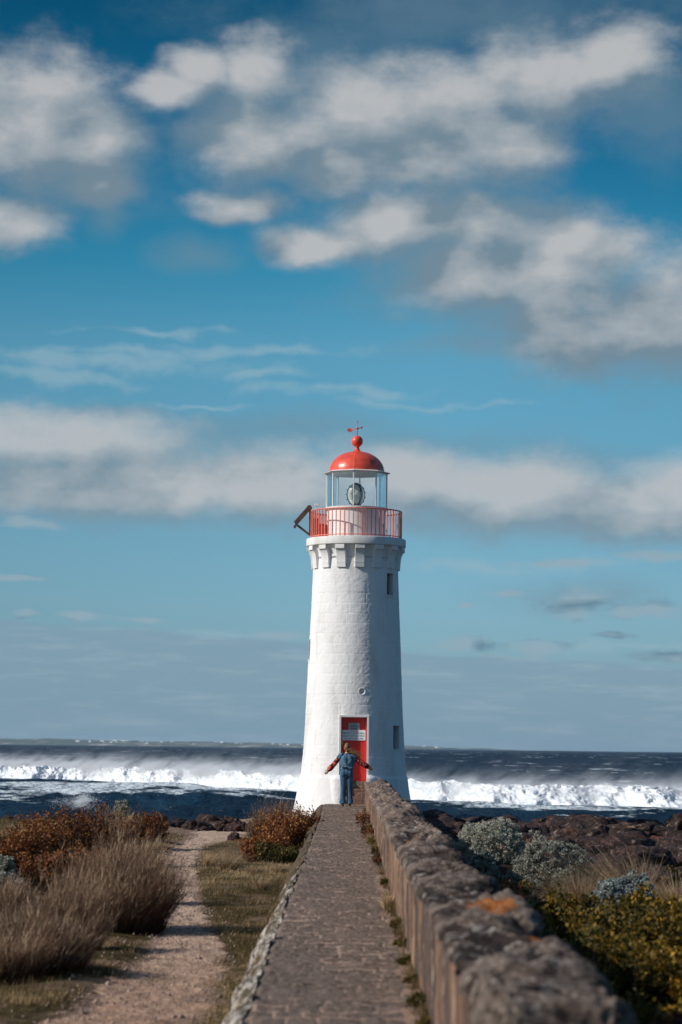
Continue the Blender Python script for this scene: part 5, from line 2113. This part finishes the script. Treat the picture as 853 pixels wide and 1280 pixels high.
def m_sprayvol():
    m, nt, b = new_mat('drifting_spray')
    nt.nodes.remove(b)
    p = pos(nt)
    sp = nd(nt, 'ShaderNodeSeparateXYZ', {0: p})
    z = math_(nt, 'SUBTRACT', sp.outputs[2], SEA_Z)
    left = smooth(nt, sp.outputs[0], 3, 0)
    z0 = math_(nt, 'MULTIPLY_ADD', left, .60, .9)
    # plumes lean over to the right with height
    xs_ = math_(nt, 'SUBTRACT', sp.outputs[0], math_(nt, 'MULTIPLY', z, 1.15))
    q = nd(nt, 'ShaderNodeCombineXYZ', {0: xs_, 1: math_(nt, 'MULTIPLY', sp.outputs[1], .3), 2: math_(nt, 'MULTIPLY', z, 1.2)}).outputs[0]
    big = noise(nt, vmul(nt, q, (1, .3, .4)), .13, 3, .5)
    fine = noise(nt, q, .70, 7, .66)
    pl = None
    for c_, w_ in ((-26.0, 4.0), (-13.5, 2.8), (-5.5, 2.0), (14.5, 3.0), (7.5, 1.2), (23, 2.5)):
        e = math_(nt, 'DIVIDE', math_(nt, 'SUBTRACT', xs_, c_), w_)
        e = math_(nt, 'EXPONENT', math_(nt, 'MULTIPLY', math_(nt, 'MULTIPLY', e, e), -1.0))
        pl = e if pl is None else math_(nt, 'MAXIMUM', pl, e)
    hs = math_(nt, 'MULTIPLY_ADD', pl, 1.25, .42)
    t = math_(nt, 'MAXIMUM', math_(nt, 'SUBTRACT', z, z0), 0.0)
    cut = smooth(nt, z, 6.6, 3.6)
    f1 = math_(nt, 'MULTIPLY', math_(nt, 'EXPONENT', math_(nt, 'MULTIPLY', math_(nt, 'DIVIDE', t, hs), -1.3)), math_(nt, 'MULTIPLY_ADD', pl, .026, .001))
    f2 = math_(nt, 'MULTIPLY', math_(nt, 'EXPONENT', math_(nt, 'MULTIPLY', t, -3.0)), 1.3)
    d = math_(nt, 'MULTIPLY', math_(nt, 'ADD', f1, f2), cut)
    d = math_(nt, 'MULTIPLY', d, smooth(nt, fine, .36, .66))
    v = nd(nt, 'ShaderNodeVolumePrincipled', {'Color': (.97, .98, 1.0, 1), 'Density': d, 'Anisotropy': 0.0})
    nt.links.new(v.outputs[0], nt.nodes['Material Output'].inputs['Volume'])
    return m


M_SV = m_sprayvol()
cy.volume_step_rate = .12
cy.volume_max_steps = 256
sx_ = np.linspace(-62, 62, 160)
ring = [(-3.2, .5), (4.5, .5), (9.5, 6.8), (.5, 6.8)]
V = np.array([(x + .0, float(breaker_y(x)) + dy_, SEA_Z + dz2) for x in sx_ for dy_, dz2 in ring])
F = [(i * 4 + k, i * 4 + (k + 1) % 4, (i + 1) * 4 + (k + 1) % 4, (i + 1) * 4 + k) for i in range(len(sx_) - 1) for k in range(4)]
F += [(3, 2, 1, 0), tuple((len(sx_) - 1) * 4 + k for k in range(4))]
tag(mesh('spray', V, F, M_SV), 'white spray blowing off the crest of the breaking wave', 'spray', kind='stuff')
# froth thrown up by the small inshore wave on the left
N = 45000
P = np.stack([-13.1 + r6.normal(0, .70, N), 117 + r6.normal(0, .8, N), SEA_Z + .30 + np.abs(r6.normal(0, .26, N)) * (.5 + .8 * r6.random(N))], -1)
P[:, 2] += .30 * np.exp(-((P[:, 0] + 12.6) / .35) ** 2)
P[:, 2] -= .16 * np.abs(P[:, 0] + 12.3)
V, F = droplets(P, r6.uniform(.008, .018, N), r6)
tag(mesh('wave_splash', V, F, M_SPRAY, None, False), 'small white splash on the dark inshore wave behind the russet shrubs', 'spray', kind='stuff')

# ================================================================== DISTANT LAND
LD = 22000.0
LK = 22 / 14
lx = np.linspace(-6500, 1200, 700) * LK
hp = LK * np.interp(lx / LK, [-6500, -3000, -2000, -1750, -1500, -1000, -600, -245, 0, 300, 600, 850, 1000, 1200], [40, 40, 30, 36, 27, 30, 26, 24, 22, 19, 11, 7, 2, -6])
hp = hp + (4.5 * fbm(lx * .004, 0, 0, 5, 261)) * sstep(hp, 0, 10)
lv = np.linspace(0, 1, 14)
LXX, LV = np.meshgrid(lx, lv)
LZ = SEA_Z - 1 + (hp[None] + 2) * np.sin(np.clip(LV * 1.05, 0, 1) * np.pi / 2) ** .6 + 1.5 * fbm(LXX * .02, LV * 5, 0, 3, 263) * LV
LYY = LD + LV * 900
tag(mesh('far_land', np.stack([LXX, LYY, LZ], -1).reshape(-1, 3), grid_faces(700, 14), M_LAND, None, True), kind='structure')
M_FARWALL = simple('far_house_wall', (.72, .70, .66), .8, .1, .1)
r7 = np.random.default_rng(66)
hsx = np.concatenate([r7.normal(-1230, 130, 10), r7.uniform(-1700, -250, 18), r7.normal(-330, 50, 6), r7.uniform(50, 600, 5)])
hp_o = None
for i, x in enumerate(sorted(hsx * LK)):
    if hp_o is None:
        g = G()
        g.add([(-9, -6, 0), (9, -6, 0), (9, 6, 0), (-9, 6, 0), (-9, -6, 6), (9, -6, 6), (9, 6, 6), (-9, 6, 6), (-9, 0, 9.5), (9, 0, 9.5)],
              [(3, 2, 1, 0), (0, 1, 5, 4), (1, 2, 6, 9, 5), (2, 3, 7, 6), (3, 0, 4, 8, 7), (4, 5, 9, 8), (6, 7, 8, 9)])
        o = hp_o = g.build('house', M_FARWALL)
    else:
        o = hp_o.copy()
        COL.objects.link(o)
    v_ = r7.uniform(.15, .75)
    hh2 = float(np.interp(x, lx, hp))
    o.location = (x, LD + v_ * 900, SEA_Z - 2 + (hh2 + 2) * math.sin(v_ * 1.05 * math.pi / 2) ** .6)
    o.rotation_euler = (0, 0, r7.uniform(-.4, .4))
    s = r7.uniform(.7, 1.5)
    o.scale = (s * r7.uniform(.8, 1.6), s, s)
    tag(o, 'tiny pale house on the far headland, %s from the left' % (['']  + ORD[1:31] + ['thirty-' + q for q in ORD[1:10]])[i + 1], 'house', 'houses on the far headland')

# ================================================================== AIR
m, nt, b = new_mat('sea_air')
nt.nodes.remove(b)
pv = nd(nt, 'ShaderNodeVolumePrincipled', {'Color': (.62, .82, 1.0, 1), 'Density': 2.1e-5, 'Anisotropy': .2})
nt.links.new(pv.outputs[0], nt.nodes['Material Output'].inputs['Volume'])
hz = G().box(-48000, 48000, -40, 25500, -6.5, 90).build('haze', m)
tag(hz, 'thin pale sea air between the camera and the far headland', 'haze', kind='stuff')
